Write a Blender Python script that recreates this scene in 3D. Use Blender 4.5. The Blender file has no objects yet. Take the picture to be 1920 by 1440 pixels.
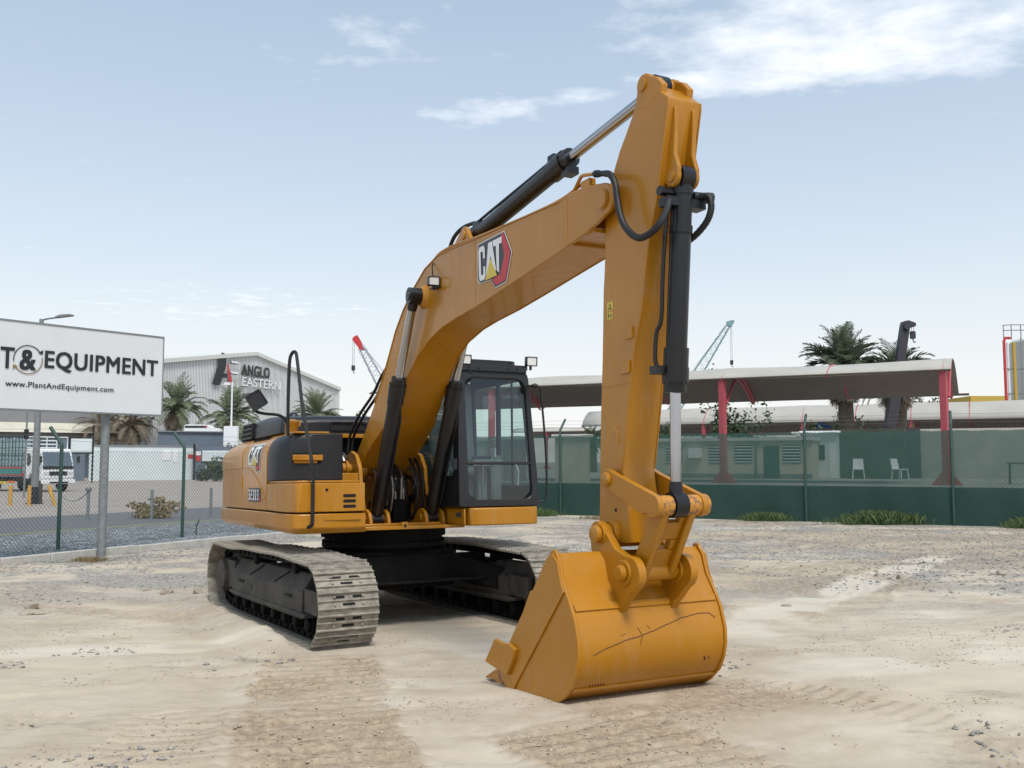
import bpy, bmesh, math, random
import numpy as np
from mathutils import Vector, Matrix, Euler
random.seed(7); rng = np.random.default_rng(7)
R = math.radians
sc = bpy.context.scene
COL = sc.collection

# ---------------------------------------------------------------- camera
cd = bpy.data.cameras.new("camera"); cam = bpy.data.objects.new("camera", cd); COL.objects.link(cam)
cd.sensor_width = 36; cd.lens = 36 * 1790 / 1920; cd.clip_start = .1; cd.clip_end = 3000
cam.location = (0, 0, 1.80); cam.rotation_euler = (R(90 + 4.63), 0, 0)
sc.camera = cam

# ---------------------------------------------------------------- light
SUN_EL, SUN_AZ = 58, 158          # degrees; azimuth measured clockwise from +Y (north)
world = bpy.data.worlds.new("World"); sc.world = world; world.use_nodes = True
sc.view_settings.view_transform = 'Standard'; sc.view_settings.look = 'None'
sc.view_settings.exposure = 0.40; sc.view_settings.gamma = 1
nt = world.node_tree; nt.nodes.clear()
def N(t, **k):
    n = nt.nodes.new(t)
    for a, b in k.items(): setattr(n, a, b)
    return n
def math_n(op, a, b=None, c=None, clamp=False):
    n = N('ShaderNodeMath', operation=op, use_clamp=clamp)
    for i, s in enumerate((a, b, c)):
        if s is None: continue
        if isinstance(s, (int, float)): n.inputs[i].default_value = s
        else: nt.links.new(s, n.inputs[i])
    return n.outputs[0]
out = N('ShaderNodeOutputWorld'); bg = N('ShaderNodeBackground')
sky = N('ShaderNodeTexSky', sky_type='NISHITA', sun_disc=False)
sky.sun_elevation = R(SUN_EL); sky.sun_rotation = R(SUN_AZ); sky.air_density = 1.0; sky.dust_density = 2.5; sky.ozone_density = 1.5
tc = N('ShaderNodeTexCoord')
sep = N('ShaderNodeSeparateXYZ'); nt.links.new(tc.outputs['Generated'], sep.inputs[0])
X, Y, Z = sep.outputs
zc = math_n('MAXIMUM', Z, 0.03)
# cloud layer coordinates on a flat layer overhead
cx = math_n('DIVIDE', X, zc); cy = math_n('DIVIDE', Y, zc)
comb = N('ShaderNodeCombineXYZ'); nt.links.new(cx, comb.inputs[0]); nt.links.new(cy, comb.inputs[1])
def noise(scale, detail, rough, src, dist=0):
    n = N('ShaderNodeTexNoise'); n.inputs['Scale'].default_value = scale; n.inputs['Detail'].default_value = detail
    n.inputs['Roughness'].default_value = rough; n.inputs['Distortion'].default_value = dist
    nt.links.new(src, n.inputs['Vector']); return n.outputs['Fac']
big = noise(.9, 2, .5, comb.outputs[0]); fine = noise(4.6, 9, .60, comb.outputs[0], .1)
# where the cloud banks hang: soft discs on the layer  (x, y, radius, strength)
def bank(bx, by, rx, ry, s):
    dx = math_n('DIVIDE', math_n('SUBTRACT', cx, bx), rx); dy = math_n('DIVIDE', math_n('SUBTRACT', cy, by), ry)
    d = math_n('ADD', math_n('MULTIPLY', dx, dx), math_n('MULTIPLY', dy, dy))
    return math_n('MULTIPLY', math_n('SUBTRACT', 1, d, clamp=True), s)
BANKS = [(.80, 2.22, .66, .42, 1.45), (.62, 2.44, .38, .16, 1.35), (1.15, 2.02, .5, .24, 1.2), (.35, 2.08, .3, .2, .7), (.0, 2.62, .28, .15, .9), (-.14, 2.72, .16, .12, .9), (.15, 2.56, .22, .09, .7),
         (-.41, 2.32, .13, .07, .95), (-.32, 2.25, .5, .25, .45), (-1.8, 6.2, 1.4, 1.2, .5), (0, -1.5, 2.2, 1.6, .5), (-1.2, .3, .8, .6, .6)]
acc = None
for b in BANKS:
    k = bank(*b); acc = k if acc is None else math_n('MAXIMUM', acc, k)
dens = math_n('MULTIPLY', math_n('ADD', math_n('SUBTRACT', fine, .66), math_n('MULTIPLY', acc, .34)), 2.3, clamp=True)
dens = math_n('MULTIPLY', dens, .66)
cl = N('ShaderNodeMix', data_type='RGBA'); cl.inputs['B'].default_value = (8.0, 8.0, 8.1, 1)
# thin dust haze lying in the air towards the horizon
hz = math_n('POWER', math_n('SUBTRACT', 1, math_n('MAXIMUM', Z, 0), clamp=True), 5.0)
hm = N('ShaderNodeMix', data_type='RGBA'); hm.inputs['B'].default_value = (5.95, 6.0, 5.95, 1)
nt.links.new(math_n('ADD', math_n('MULTIPLY', hz, .62), .38), hm.inputs['Factor']); nt.links.new(sky.outputs[0], hm.inputs['A'])
tn = N('ShaderNodeMix', data_type='RGBA', blend_type='MULTIPLY'); tn.inputs['B'].default_value = (.79, .93, 1.0, 1)
nt.links.new(math_n('MULTIPLY', math_n('SUBTRACT', Z, .08), 2.2, clamp=True), tn.inputs['Factor']); nt.links.new(hm.outputs['Result'], tn.inputs['A'])
nt.links.new(dens, cl.inputs['Factor']); nt.links.new(tn.outputs['Result'], cl.inputs['A'])
nt.links.new(cl.outputs['Result'], bg.inputs[0]); bg.inputs[1].default_value = .13
nt.links.new(bg.outputs[0], out.inputs[0])

sd = bpy.data.lights.new("sun", 'SUN'); sun = bpy.data.objects.new("sun", sd); COL.objects.link(sun)
sd.energy = 2.0; sd.angle = R(14); sd.color = (1, .95, .88)
sdir = Vector((math.sin(R(SUN_AZ)) * math.cos(R(SUN_EL)), math.cos(R(SUN_AZ)) * math.cos(R(SUN_EL)), math.sin(R(SUN_EL))))
sun.rotation_euler = sdir.to_track_quat('Z', 'Y').to_euler(); sun.location = (0, 0, 60)

# ---------------------------------------------------------------- materials
def mat(name, col, rough=.5, metal=0, var=.0, vscale=3, bump=0, bscale=40, col2=None, spec=.5, coat=0, detail=5, thr=None, vec='Object', stretch=None):
    m = bpy.data.materials.new(name); m.use_nodes = True; t = m.node_tree; b = t.nodes['Principled BSDF']
    b.inputs['Base Color'].default_value = (*col, 1); b.inputs['Roughness'].default_value = rough; b.inputs['Metallic'].default_value = metal
    b.inputs['Specular IOR Level'].default_value = spec; b.inputs['Coat Weight'].default_value = coat
    b.inputs['Coat Roughness'].default_value = .12
    tcn = t.nodes.new('ShaderNodeTexCoord'); src = tcn.outputs[vec]
    if stretch:
        mp_ = t.nodes.new('ShaderNodeMapping'); mp_.inputs['Scale'].default_value = stretch; t.links.new(src, mp_.inputs[0]); src = mp_.outputs[0]
    if var or col2:
        n = t.nodes.new('ShaderNodeTexNoise'); n.inputs['Scale'].default_value = vscale; n.inputs['Detail'].default_value = detail; n.inputs['Roughness'].default_value = .65
        t.links.new(src, n.inputs['Vector'])
        cr = t.nodes.new('ShaderNodeValToRGB'); e = cr.color_ramp.elements
        lo, hi = thr or (.3, .7); e[0].position = lo; e[1].position = hi
        c2 = col2 or tuple(min(1, c * (1 + var)) for c in col); c1 = col if col2 else tuple(c * (1 - var) for c in col)
        e[0].color = (*c1, 1); e[1].color = (*c2, 1)
        t.links.new(n.outputs['Fac'], cr.inputs[0]); t.links.new(cr.outputs[0], b.inputs['Base Color'])
        mr = t.nodes.new('ShaderNodeMapRange'); mr.inputs['To Min'].default_value = rough * .85; mr.inputs['To Max'].default_value = min(1, rough * 1.2)
        t.links.new(n.outputs['Fac'], mr.inputs[0]); t.links.new(mr.outputs[0], b.inputs['Roughness'])
    if bump:
        n2 = t.nodes.new('ShaderNodeTexNoise'); n2.inputs['Scale'].default_value = bscale; n2.inputs['Detail'].default_value = 4
        t.links.new(src, n2.inputs['Vector']); bp = t.nodes.new('ShaderNodeBump'); bp.inputs['Strength'].default_value = bump; bp.inputs['Distance'].default_value = .01
        t.links.new(n2.outputs['Fac'], bp.inputs['Height']); t.links.new(bp.outputs[0], b.inputs['Normal'])
    return m
def paint_mat(name, col, dust=(.42, .36, .28), rough=.36, dirt=.26):
    """machine paint: clear-coated colour with thin dust streaks and small chips"""
    m = bpy.data.materials.new(name); m.use_nodes = True; t = m.node_tree; b = t.nodes['Principled BSDF']
    b.inputs['Coat Weight'].default_value = .35; b.inputs['Coat Roughness'].default_value = .10; b.inputs['Specular IOR Level'].default_value = .35
    tcn = t.nodes.new('ShaderNodeTexCoord')
    def nz(s, d, r, st=None):
        src = tcn.outputs['Object']
        if st:
            q = t.nodes.new('ShaderNodeMapping'); q.inputs['Scale'].default_value = st; t.links.new(src, q.inputs[0]); src = q.outputs[0]
        n = t.nodes.new('ShaderNodeTexNoise'); n.inputs['Scale'].default_value = s; n.inputs['Detail'].default_value = d; n.inputs['Roughness'].default_value = r
        t.links.new(src, n.inputs['Vector']); return n.outputs['Fac']
    def ramp(s, a, b_, v0=0, v1=1):
        q = t.nodes.new('ShaderNodeMapRange'); q.inputs['From Min'].default_value = a; q.inputs['From Max'].default_value = b_
        q.inputs['To Min'].default_value = v0; q.inputs['To Max'].default_value = v1; t.links.new(s, q.inputs[0]); return q.outputs[0]
    def mix(f, a, c):
        q = t.nodes.new('ShaderNodeMix'); q.data_type = 'RGBA'; t.links.new(f, q.inputs['Factor'])
        for s, n in ((a, 'A'), (c, 'B')):
            if isinstance(s, tuple): q.inputs[n].default_value = (*s, 1)
            else: t.links.new(s, q.inputs[n])
        return q.outputs['Result']
    a = nz(1.3, 4, .6)
    c = mix(ramp(a, .35, .68), tuple(x * .93 for x in col), tuple(min(1, x * 1.05) for x in col))
    st = nz(9, 6, .7, (1, 1, .18))
    c = mix(ramp(st, .54, .84, 0, dirt), c, dust)
    sp = nz(60, 3, .6)
    c = mix(ramp(sp, .70, .76, 0, .5), c, (.16, .075, .03))
    t.links.new(c, b.inputs['Base Color'])
    t.links.new(ramp(st, .3, .75, rough * .8, rough * 1.7), b.inputs['Roughness'])
    bp = t.nodes.new('ShaderNodeBump'); bp.inputs['Strength'].default_value = .06; bp.inputs['Distance'].default_value = .02
    t.links.new(nz(5, 2, .5), bp.inputs['Height']); t.links.new(bp.outputs[0], b.inputs['Normal'])
    return m
YEL = (.41, .170, .003)
M = {}
M['yellow'] = paint_mat('yellow paint', YEL)
M['yellow_bucket'] = paint_mat('bucket paint', YEL, rough=.42, dirt=.24)
M['yellow_worn'] = mat('worn yellow casting', (.50, .22, .03), .5, col2=(.20, .10, .05), vscale=22, thr=(.47, .60))
M['black_plastic'] = mat('black plastic', (.009, .009, .012), .42, var=.25, vscale=6, bump=.15, bscale=220)
M['black_paint'] = mat('black cylinder paint', (.005, .005, .007), .36, var=.3, vscale=5)
M['frame_black'] = mat('dusty black steel', (.004, .004, .004), .7, col2=(.012, .011, .009), vscale=7, thr=(.45, .75), spec=.15)
M['cab_black'] = mat('cab black paint', (.011, .011, .013), .38, var=.2, vscale=4)
M['cab_grey'] = mat('cab liner grey', (.26, .27, .285), .8, var=.1, vscale=5)
M['rubber'] = mat('rubber hose', (.006, .006, .007), .55, bump=.3, bscale=90)
M['chrome'] = mat('chrome rod', (.42, .42, .44), .16, 1.0, var=.08, vscale=3)
M['steel'] = mat('bare steel', (.30, .29, .27), .42, .9, var=.3, vscale=12)
M['shoe'] = mat('dusty track steel', (.12, .105, .085), .62, .2, col2=(.34, .31, .255), vscale=9, thr=(.25, .6), bump=.4, bscale=60)
M['hole'] = mat('dark opening', (.006, .006, .006), .9)
M['trackframe'] = mat('dusty undercarriage', (.034, .030, .026), .7, col2=(.13, .11, .085), vscale=4, thr=(.40, .90), bump=.3, bscale=50)
M['lamp_glass'] = mat('lamp glass', (.75, .76, .74), .12, .3)
M['white'] = mat('white paint', (.74, .75, .75), .5, var=.05, vscale=4)
M['red'] = mat('red paint', (.48, .030, .035), .45, var=.1, vscale=4)
M['logo_black'] = mat('logo black', (.012, .013, .016), .35)
M['logo_yellow'] = mat('logo yellow', (.62, .47, .04), .4)
M['plate_white'] = mat('sign white', (.64, .655, .665), .45, var=.03, vscale=2)
M['galv'] = mat('galvanised steel', (.22, .235, .24), .55, .4, var=.2, vscale=10)
M['kerb'] = mat('concrete kerb', (.42, .40, .36), .9, var=.16, vscale=5, bump=.3, bscale=60)
M['green_post'] = mat('green fence post', (.020, .060, .045), .5, var=.2, vscale=9)
M['wire'] = mat('fence wire', (.06, .085, .075), .5, .3)
M['wire_grey'] = mat('galvanised wire', (.16, .18, .175), .5, .5)
M['asphalt'] = mat('asphalt', (.115, .12, .125), .9, var=.12, vscale=2, bump=.3, bscale=60)
M['pavers'] = mat('dusty paved yard', (.27, .225, .19), .9, col2=(.34, .30, .265), vscale=.6, bump=.2, bscale=20)
M['underside_shade'] = mat('canopy underside, painted shade', (.20, .17, .15), .95, var=.1, vscale=.8)  # underside of the same fabric, its shade painted in as darker brown
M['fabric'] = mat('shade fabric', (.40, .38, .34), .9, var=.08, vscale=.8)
M['red_post'] = mat('canopy red', (.40, .065, .085), .5, var=.1, vscale=2)
M['corr'] = mat('corrugated cladding', (.74, .74, .73), .6, 0, var=.04, vscale=.4)
M['trim'] = mat('cladding trim', (.60, .60, .56), .6)
M['grey_wall'] = mat('grey cladding', (.22, .22, .22), .7, var=.08, vscale=.4)
M['bluegrey'] = mat('blue grey wall', (.12, .15, .19), .7, var=.12, vscale=1)
M['palewall'] = mat('pale grey wall', (.60, .66, .66), .7, var=.05, vscale=.5)
M['cream'] = mat('cream wall', (.52, .49, .40), .8, var=.08, vscale=.7)
M['building_yellow'] = mat('ochre wall', (.48, .32, .06), .8, var=.06, vscale=.7)
M['blue'] = mat('blue paint', (.03, .09, .33), .5)
M['teal'] = mat('teal paint', (.02, .22, .19), .5)
M['orange'] = mat('orange paint', (.62, .16, .03), .5)
M['bollard'] = mat('yellow bollard', (.55, .30, .05), .6, var=.2, vscale=6)
M['bark'] = mat('palm bark', (.085, .065, .045), .95, var=.4, vscale=9, bump=1, bscale=12)
M['palm'] = mat('palm leaf', (.085, .11, .060), .6, var=.35, vscale=.9)
M['palm_pale'] = mat('dusty palm leaf', (.18, .215, .125), .7, var=.35, vscale=.9)
M['palm_dead'] = mat('dry palm leaf', (.22, .18, .125), .85, var=.35, vscale=.9)
M['grass'] = mat('weed', (.085, .13, .045), .7, var=.5, vscale=4)
M['drygrass'] = mat('dry weed', (.25, .19, .09), .85, var=.3, vscale=4)
M['shrub'] = mat('shrub leaf', (.045, .075, .028), .7, var=.5, vscale=3)
M['clod'] = mat('sand clod', (.34, .27, .19), .95, col2=(.50, .41, .30), vscale=3, thr=(.35, .65))
M['rock'] = mat('limestone chunk', (.36, .31, .25), .9, var=.2, vscale=6, bump=.6, bscale=30)
M['gravel'] = mat('gravel stone', (.20, .195, .19), .9, col2=(.40, .37, .33), vscale=2.2, thr=(.35, .65))
M['gravel_blue'] = mat('blue grey gravel', (.13, .145, .155), .9, col2=(.30, .32, .33), vscale=3, thr=(.35, .65))
M['window_dark'] = mat('dark window', (.02, .025, .03), .1)
M['crane_blue'] = mat('crane teal', (.17, .28, .31), .5)
M['crane_grey'] = mat('crane lattice', (.30, .32, .36), .5)
M['crane_dark'] = mat('crane dark boom', (.030, .028, .035), .5)
def glass_mat(name, tint, rough=.02, fac=.10):
    m = bpy.data.materials.new(name); m.use_nodes = True; t = m.node_tree; t.nodes.clear()
    o = t.nodes.new('ShaderNodeOutputMaterial'); mx = t.nodes.new('ShaderNodeMixShader'); tr = t.nodes.new('ShaderNodeBsdfTransparent')
    gl = t.nodes.new('ShaderNodeBsdfGlossy'); gl.inputs['Roughness'].default_value = rough; tr.inputs[0].default_value = (*tint, 1)
    lw = t.nodes.new('ShaderNodeLayerWeight'); lw.inputs[0].default_value = .35
    a = t.nodes.new('ShaderNodeMath'); a.operation = 'MULTIPLY_ADD'; a.inputs[1].default_value = .55; a.inputs[2].default_value = fac
    t.links.new(lw.outputs['Fresnel'], a.inputs[0]); t.links.new(a.outputs[0], mx.inputs[0]); t.links.new(tr.outputs[0], mx.inputs[1]); t.links.new(gl.outputs[0], mx.inputs[2])
    t.links.new(mx.outputs[0], o.inputs[0]); return m
M['glass'] = glass_mat('cab glass', (.72, .83, .80), fac=.05)
M['screen'] = glass_mat('truck glass', (.35, .42, .42), fac=.3)
M['mirror'] = mat('mirror', (.25, .25, .27), .08, 1)
def net_mat():
    m = bpy.data.materials.new('green shade net'); m.use_nodes = True; t = m.node_tree; t.nodes.clear()
    o = t.nodes.new('ShaderNodeOutputMaterial'); mx = t.nodes.new('ShaderNodeMixShader'); tr = t.nodes.new('ShaderNodeBsdfTransparent')
    df = t.nodes.new('ShaderNodeBsdfDiffuse'); df.inputs[0].default_value = (.048, .098, .082, 1)
    tl = t.nodes.new('ShaderNodeBsdfTranslucent'); tl.inputs[0].default_value = (.012, .035, .03, 1); ad = t.nodes.new('ShaderNodeAddShader')
    n = t.nodes.new('ShaderNodeTexNoise'); n.inputs['Scale'].default_value = 1.4; n.inputs['Detail'].default_value = 4
    tcn = t.nodes.new('ShaderNodeTexCoord'); t.links.new(tcn.outputs['Object'], n.inputs['Vector'])
    r = t.nodes.new('ShaderNodeMapRange'); r.inputs['To Min'].default_value = .68; r.inputs['To Max'].default_value = .84
    t.links.new(n.outputs['Fac'], r.inputs[0]); t.links.new(r.outputs[0], mx.inputs[0]); t.links.new(tr.outputs[0], mx.inputs[1])
    t.links.new(df.outputs[0], ad.inputs[0]); t.links.new(tl.outputs[0], ad.inputs[1]); t.links.new(ad.outputs[0], mx.inputs[2]); t.links.new(mx.outputs[0], o.inputs[0]); return m
M['net'] = net_mat()

# ---------------------------------------------------------------- mesh builder
def rotz(p, a):
    c, s = math.cos(a), math.sin(a); return (p[0] * c - p[1] * s, p[0] * s + p[1] * c, p[2])
class MB:
    def __init__(s): s.v = []; s.f = []; s.m = []
    def add(s, vs, fs, mi=0):
        o = len(s.v); s.v += [tuple(map(float, p)) for p in vs]; s.f += [tuple(i + o for i in f) for f in fs]; s.m += [mi] * len(fs); return s
    def hexa(s, p, mi=0):   # 8 corners: bottom ring 0-3, top ring 4-7
        return s.add(p, [(0, 3, 2, 1), (4, 5, 6, 7), (0, 1, 5, 4), (1, 2, 6, 5), (2, 3, 7, 6), (3, 0, 4, 7)], mi)
    def box(s, x0, x1, y0, y1, z0, z1, mi=0):
        return s.hexa([(x0, y0, z0), (x1, y0, z0), (x1, y1, z0), (x0, y1, z0), (x0, y0, z1), (x1, y0, z1), (x1, y1, z1), (x0, y1, z1)], mi)
    def obox(s, c, size, rot=None, mi=0):
        rot = rot or Matrix.Identity(3); h = [q / 2 for q in size]; c = Vector(c)
        P = [c + rot @ Vector((a * h[0], b * h[1], d * h[2])) for d in (-1, 1) for a, b in ((-1, -1), (1, -1), (1, 1), (-1, 1))]
        return s.hexa(P, mi)
    def prism(s, poly, a0, a1, axis='y', mi=0, h0=None):
        n = len(poly)
        f = {'y': lambda p, a: (p[0], a, p[1]), 'z': lambda p, a: (p[0], p[1], a), 'x': lambda p, a: (a, p[0], p[1])}[axis]
        vs = [f(p, a0) for p in poly] + [f(p, a1) for p in poly]
        fs = [tuple(range(n)), tuple(range(2 * n - 1, n - 1, -1))] + [(i, (i + 1) % n, n + (i + 1) % n, n + i) for i in range(n)]
        return s.add(vs, fs, mi)
    def ringplate(s, outer, inner, fn, t, mi=0):
        """flat frame between two loops of equal count; fn maps (u,v,depth) to 3D"""
        n = len(outer); vs = [fn(*p, 0) for p in outer] + [fn(*p, 0) for p in inner] + [fn(*p, t) for p in outer] + [fn(*p, t) for p in inner]
        fs = []
        for i in range(n):
            j = (i + 1) % n
            fs += [(i, j, n + j, n + i), (2 * n + i, 3 * n + i, 3 * n + j, 2 * n + j), (i, 2 * n + i, 2 * n + j, j), (n + i, n + j, 3 * n + j, 3 * n + i)]
        return s.add(vs, fs, mi)
    def tube(s, path, r, n=10, closed=False, mi=0, caps=True):
        P = [Vector(p) for p in path]; k = len(P); rr = r if isinstance(r, (list, tuple)) else [r] * k
        up = None; rings = []
        for i, p in enumerate(P):
            if closed: t = (P[(i + 1) % k] - P[i - 1])
            else: t = P[min(i + 1, k - 1)] - P[max(i - 1, 0)]
            t.normalize()
            if up is None:
                a = Vector((0, 0, 1)) if abs(t.z) < .9 else Vector((1, 0, 0)); up = (a - t * a.dot(t)).normalized()
            else: up = (up - t * up.dot(t)).normalized()
            b = t.cross(up); rings.append([p + (up * math.cos(2 * math.pi * j / n) + b * math.sin(2 * math.pi * j / n)) * rr[i] for j in range(n)])
        vs = [q for rg in rings for q in rg]; fs = []
        for i in range(k if closed else k - 1):
            a, b = i * n, ((i + 1) % k) * n
            fs += [(a + j, a + (j + 1) % n, b + (j + 1) % n, b + j) for j in range(n)]
        if caps and not closed: fs += [tuple(range(n - 1, -1, -1)), tuple(range((k - 1) * n, k * n))]
        return s.add(vs, fs, mi)
    def lathe(s, p0, p1, prof, n=24, mi=0):
        """prof: list of (distance along the axis from p0 in m, radius)"""
        p0 = Vector(p0); d = (Vector(p1) - p0).normalized(); a = Vector((0, 0, 1)) if abs(d.z) < .9 else Vector((1, 0, 0))
        u = (a - d * a.dot(d)).normalized(); w = d.cross(u); k = len(prof)
        vs = [p0 + d * t + (u * math.cos(2 * math.pi * j / n) + w * math.sin(2 * math.pi * j / n)) * r for t, r in prof for j in range(n)]
        fs = [(i * n + j, i * n + (j + 1) % n, (i + 1) * n + (j + 1) % n, (i + 1) * n + j) for i in range(k - 1) for j in range(n)]
        fs += [tuple(range(n - 1, -1, -1)), tuple(range((k - 1) * n, k * n))]
        return s.add(vs, fs, mi)
    def cyl(s, p0, p1, r, n=20, mi=0): return s.lathe(p0, p1, [(0, r), ((Vector(p1) - Vector(p0)).length, r)], n, mi)
    def build(s, name, mats, parent=None, bevel=0, smooth=35, seg=2, recalc=True):
        me = bpy.data.meshes.new(name); me.from_pydata(s.v, [], s.f)
        mats = mats if isinstance(mats, (list, tuple)) else [mats]
        for m in mats: me.materials.append(M[m] if isinstance(m, str) else m)
        if len(mats) > 1: me.polygons.foreach_set('material_index', s.m)
        if recalc:
            bm = bmesh.new(); bm.from_mesh(me); bmesh.ops.recalc_face_normals(bm, faces=bm.faces); bm.to_mesh(me); bm.free()
        if smooth:
            me.polygons.foreach_set('use_smooth', [True] * len(me.polygons)); me.set_sharp_from_angle(angle=R(smooth))
        me.update()
        o = bpy.data.objects.new(name, me); COL.objects.link(o)
        if parent: o.parent = parent
        if bevel:
            b = o.modifiers.new('bevel', 'BEVEL'); b.width = bevel; b.segments = seg; b.limit_method = 'ANGLE'; b.angle_limit = R(30); b.harden_normals = False
        return o
def tag(o, label=None, cat=None, group=None, kind=None):
    if label: o['label'] = label
    if cat: o['category'] = cat
    if group: o['group'] = group
    if kind: o['kind'] = kind
    return o
def empty(name, loc=(0, 0, 0), rz=0):
    o = bpy.data.objects.new(name, None); COL.objects.link(o); o.location = loc; o.rotation_euler = (0, 0, rz); o.empty_display_size = .3; return o
def copy_tree(o, parent=None):
    c = o.copy(); COL.objects.link(c); c.parent = parent
    for ch in list(o.children): copy_tree(ch, c)
    return c
def smooth_path(pts, n=6):
    P = [Vector(p) for p in pts]; P = [P[0] * 2 - P[1]] + P + [P[-1] * 2 - P[-2]]; o = []
    for i in range(1, len(P) - 2):
        for k in range(n):
            t = k / n; a, b, c, d = P[i - 1:i + 3]
            o.append(.5 * ((2 * b) + (c - a) * t + (2 * a - 5 * b + 4 * c - d) * t * t + (3 * b - a - 3 * c + d) * t ** 3))
    return o + [P[-2]]
def rrect(u0, u1, v0, v1, r, k=5, top=None):
    """rounded rectangle loop; top=(u0,u1) tapers the top edge"""
    pts = []
    rs = r if isinstance(r, (list, tuple)) else [r] * 4
    for (cu, cv, a0), q in zip(((u0, v0, 180), (u1, v0, 270), (u1, v1, 0), (u0, v1, 90)), rs):
        su = 1 if cu == u0 else -1; sv = 1 if cv == v0 else -1
        for i in range(k):
            a = R(a0 + 90 * i / (k - 1)); pts.append((cu + su * q + q * math.cos(a), cv + sv * q + q * math.sin(a)))
    if top:
        t0, t1 = top; o = []
        for u, v in pts:
            s = (v - v0) / (v1 - v0); lo = u0 + (t0 - u0) * s; hi = u1 + (t1 - u1) * s; o.append((lo + (u - u0) / (u1 - u0) * (hi - lo), v))
        pts = o
    return pts
_font_cache = {}
def text_mesh(txt, offset=0.0, spacing=1.0, res=3):
    """outline of a text in a 0..1 box (u right, v up): (verts, faces, aspect)"""
    k = (txt, offset, spacing, res)
    if k in _font_cache: return _font_cache[k]
    cu = bpy.data.curves.new('t', 'FONT'); cu.body = txt; cu.offset = offset; cu.resolution_u = res; cu.space_character = spacing
    o = bpy.data.objects.new('t', cu); COL.objects.link(o)
    dg = bpy.context.evaluated_depsgraph_get(); me = bpy.data.meshes.new_from_object(o.evaluated_get(dg))
    V = np.array([v.co[:2] for v in me.vertices]); F = [tuple(p.vertices) for p in me.polygons]
    bpy.data.objects.remove(o); bpy.data.curves.remove(cu); bpy.data.meshes.remove(me)
    mn, mx = V.min(0), V.max(0); asp = (mx[0] - mn[0]) / (mx[1] - mn[1]); V = (V - mn) / (mx - mn)
    _font_cache[k] = (V, F, asp); return _font_cache[k]
def put_bold(mb, txt, quad, mi, w, spacing=1.06):
    q = [Vector(p) for p in quad]; ru = (q[1] - q[0]).normalized(); uu = (q[3] - q[0]).normalized(); nn = ru.cross(uu)
    for k, (a, b) in enumerate(((-1, -1), (1, -1), (1, 1), (-1, 1), (0, 0))):
        o = ru * a * w + uu * b * w * .6 + nn * .0006 * k; put_text(mb, txt, [p + o for p in q], mi, 0, spacing)
def put_text(mb, txt, quad, mi=0, offset=0.0, spacing=1.0):
    """quad: bl, br, tr, tl corners in 3D"""
    V, F, a = text_mesh(txt, offset, spacing); q = [Vector(p) for p in quad]
    mb.add([q[0] * (1 - u) * (1 - v) + q[1] * u * (1 - v) + q[2] * u * v + q[3] * (1 - u) * v for u, v in V], F, mi)

# ---------------------------------------------------------------- terrain height
OX, OY = -1.51, 11.4                                   # machine origin
YAW = R(27.6); FW = (math.sin(YAW), -math.cos(YAW)); LF = (math.cos(YAW), math.sin(YAW))
_tab = rng.random((256, 256))
def vnoise(x, y, s):
    x = np.asarray(x) / s + 1000.3; y = np.asarray(y) / s + 777.7; xi = np.floor(x).astype(int); yi = np.floor(y).astype(int)
    fx = x - xi; fy = y - yi; fx = fx * fx * (3 - 2 * fx); fy = fy * fy * (3 - 2 * fy); g = lambda a, b: _tab[a % 256, b % 256]
    return (g(xi, yi) * (1 - fx) + g(xi + 1, yi) * fx) * (1 - fy) + (g(xi, yi + 1) * (1 - fx) + g(xi + 1, yi + 1) * fx) * fy - .5
def base_h(x, y):
    s = (x - OX) * FW[0] + (y - OY) * FW[1]
    return np.clip(.0244 * s, -.07, .10) + np.clip((s - 3.4) * .055, 0, .10)
def sstep(a, b, x): t = np.clip((x - a) / (b - a), 0, 1); return t * t * (3 - 2 * t)
def left_line(x, y):   # >0 inside the yard (right of the left kerb)
    return (x + 9.23) * 4.18 - (y - 17.43) * 2.36
DIST = [None]; PALE = [None]
PATHS = [(2.2, 9.6, 3.7, 12.2, .75), (3.7, 12.2, 8.2, 18.6, .62), (2.6, 10.9, 5.2, 11.3, .6), (2.2, 7.6, 7.0, 9.0, .7), (-7, 8.6, -2.6, 9.6, .5)]
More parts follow.
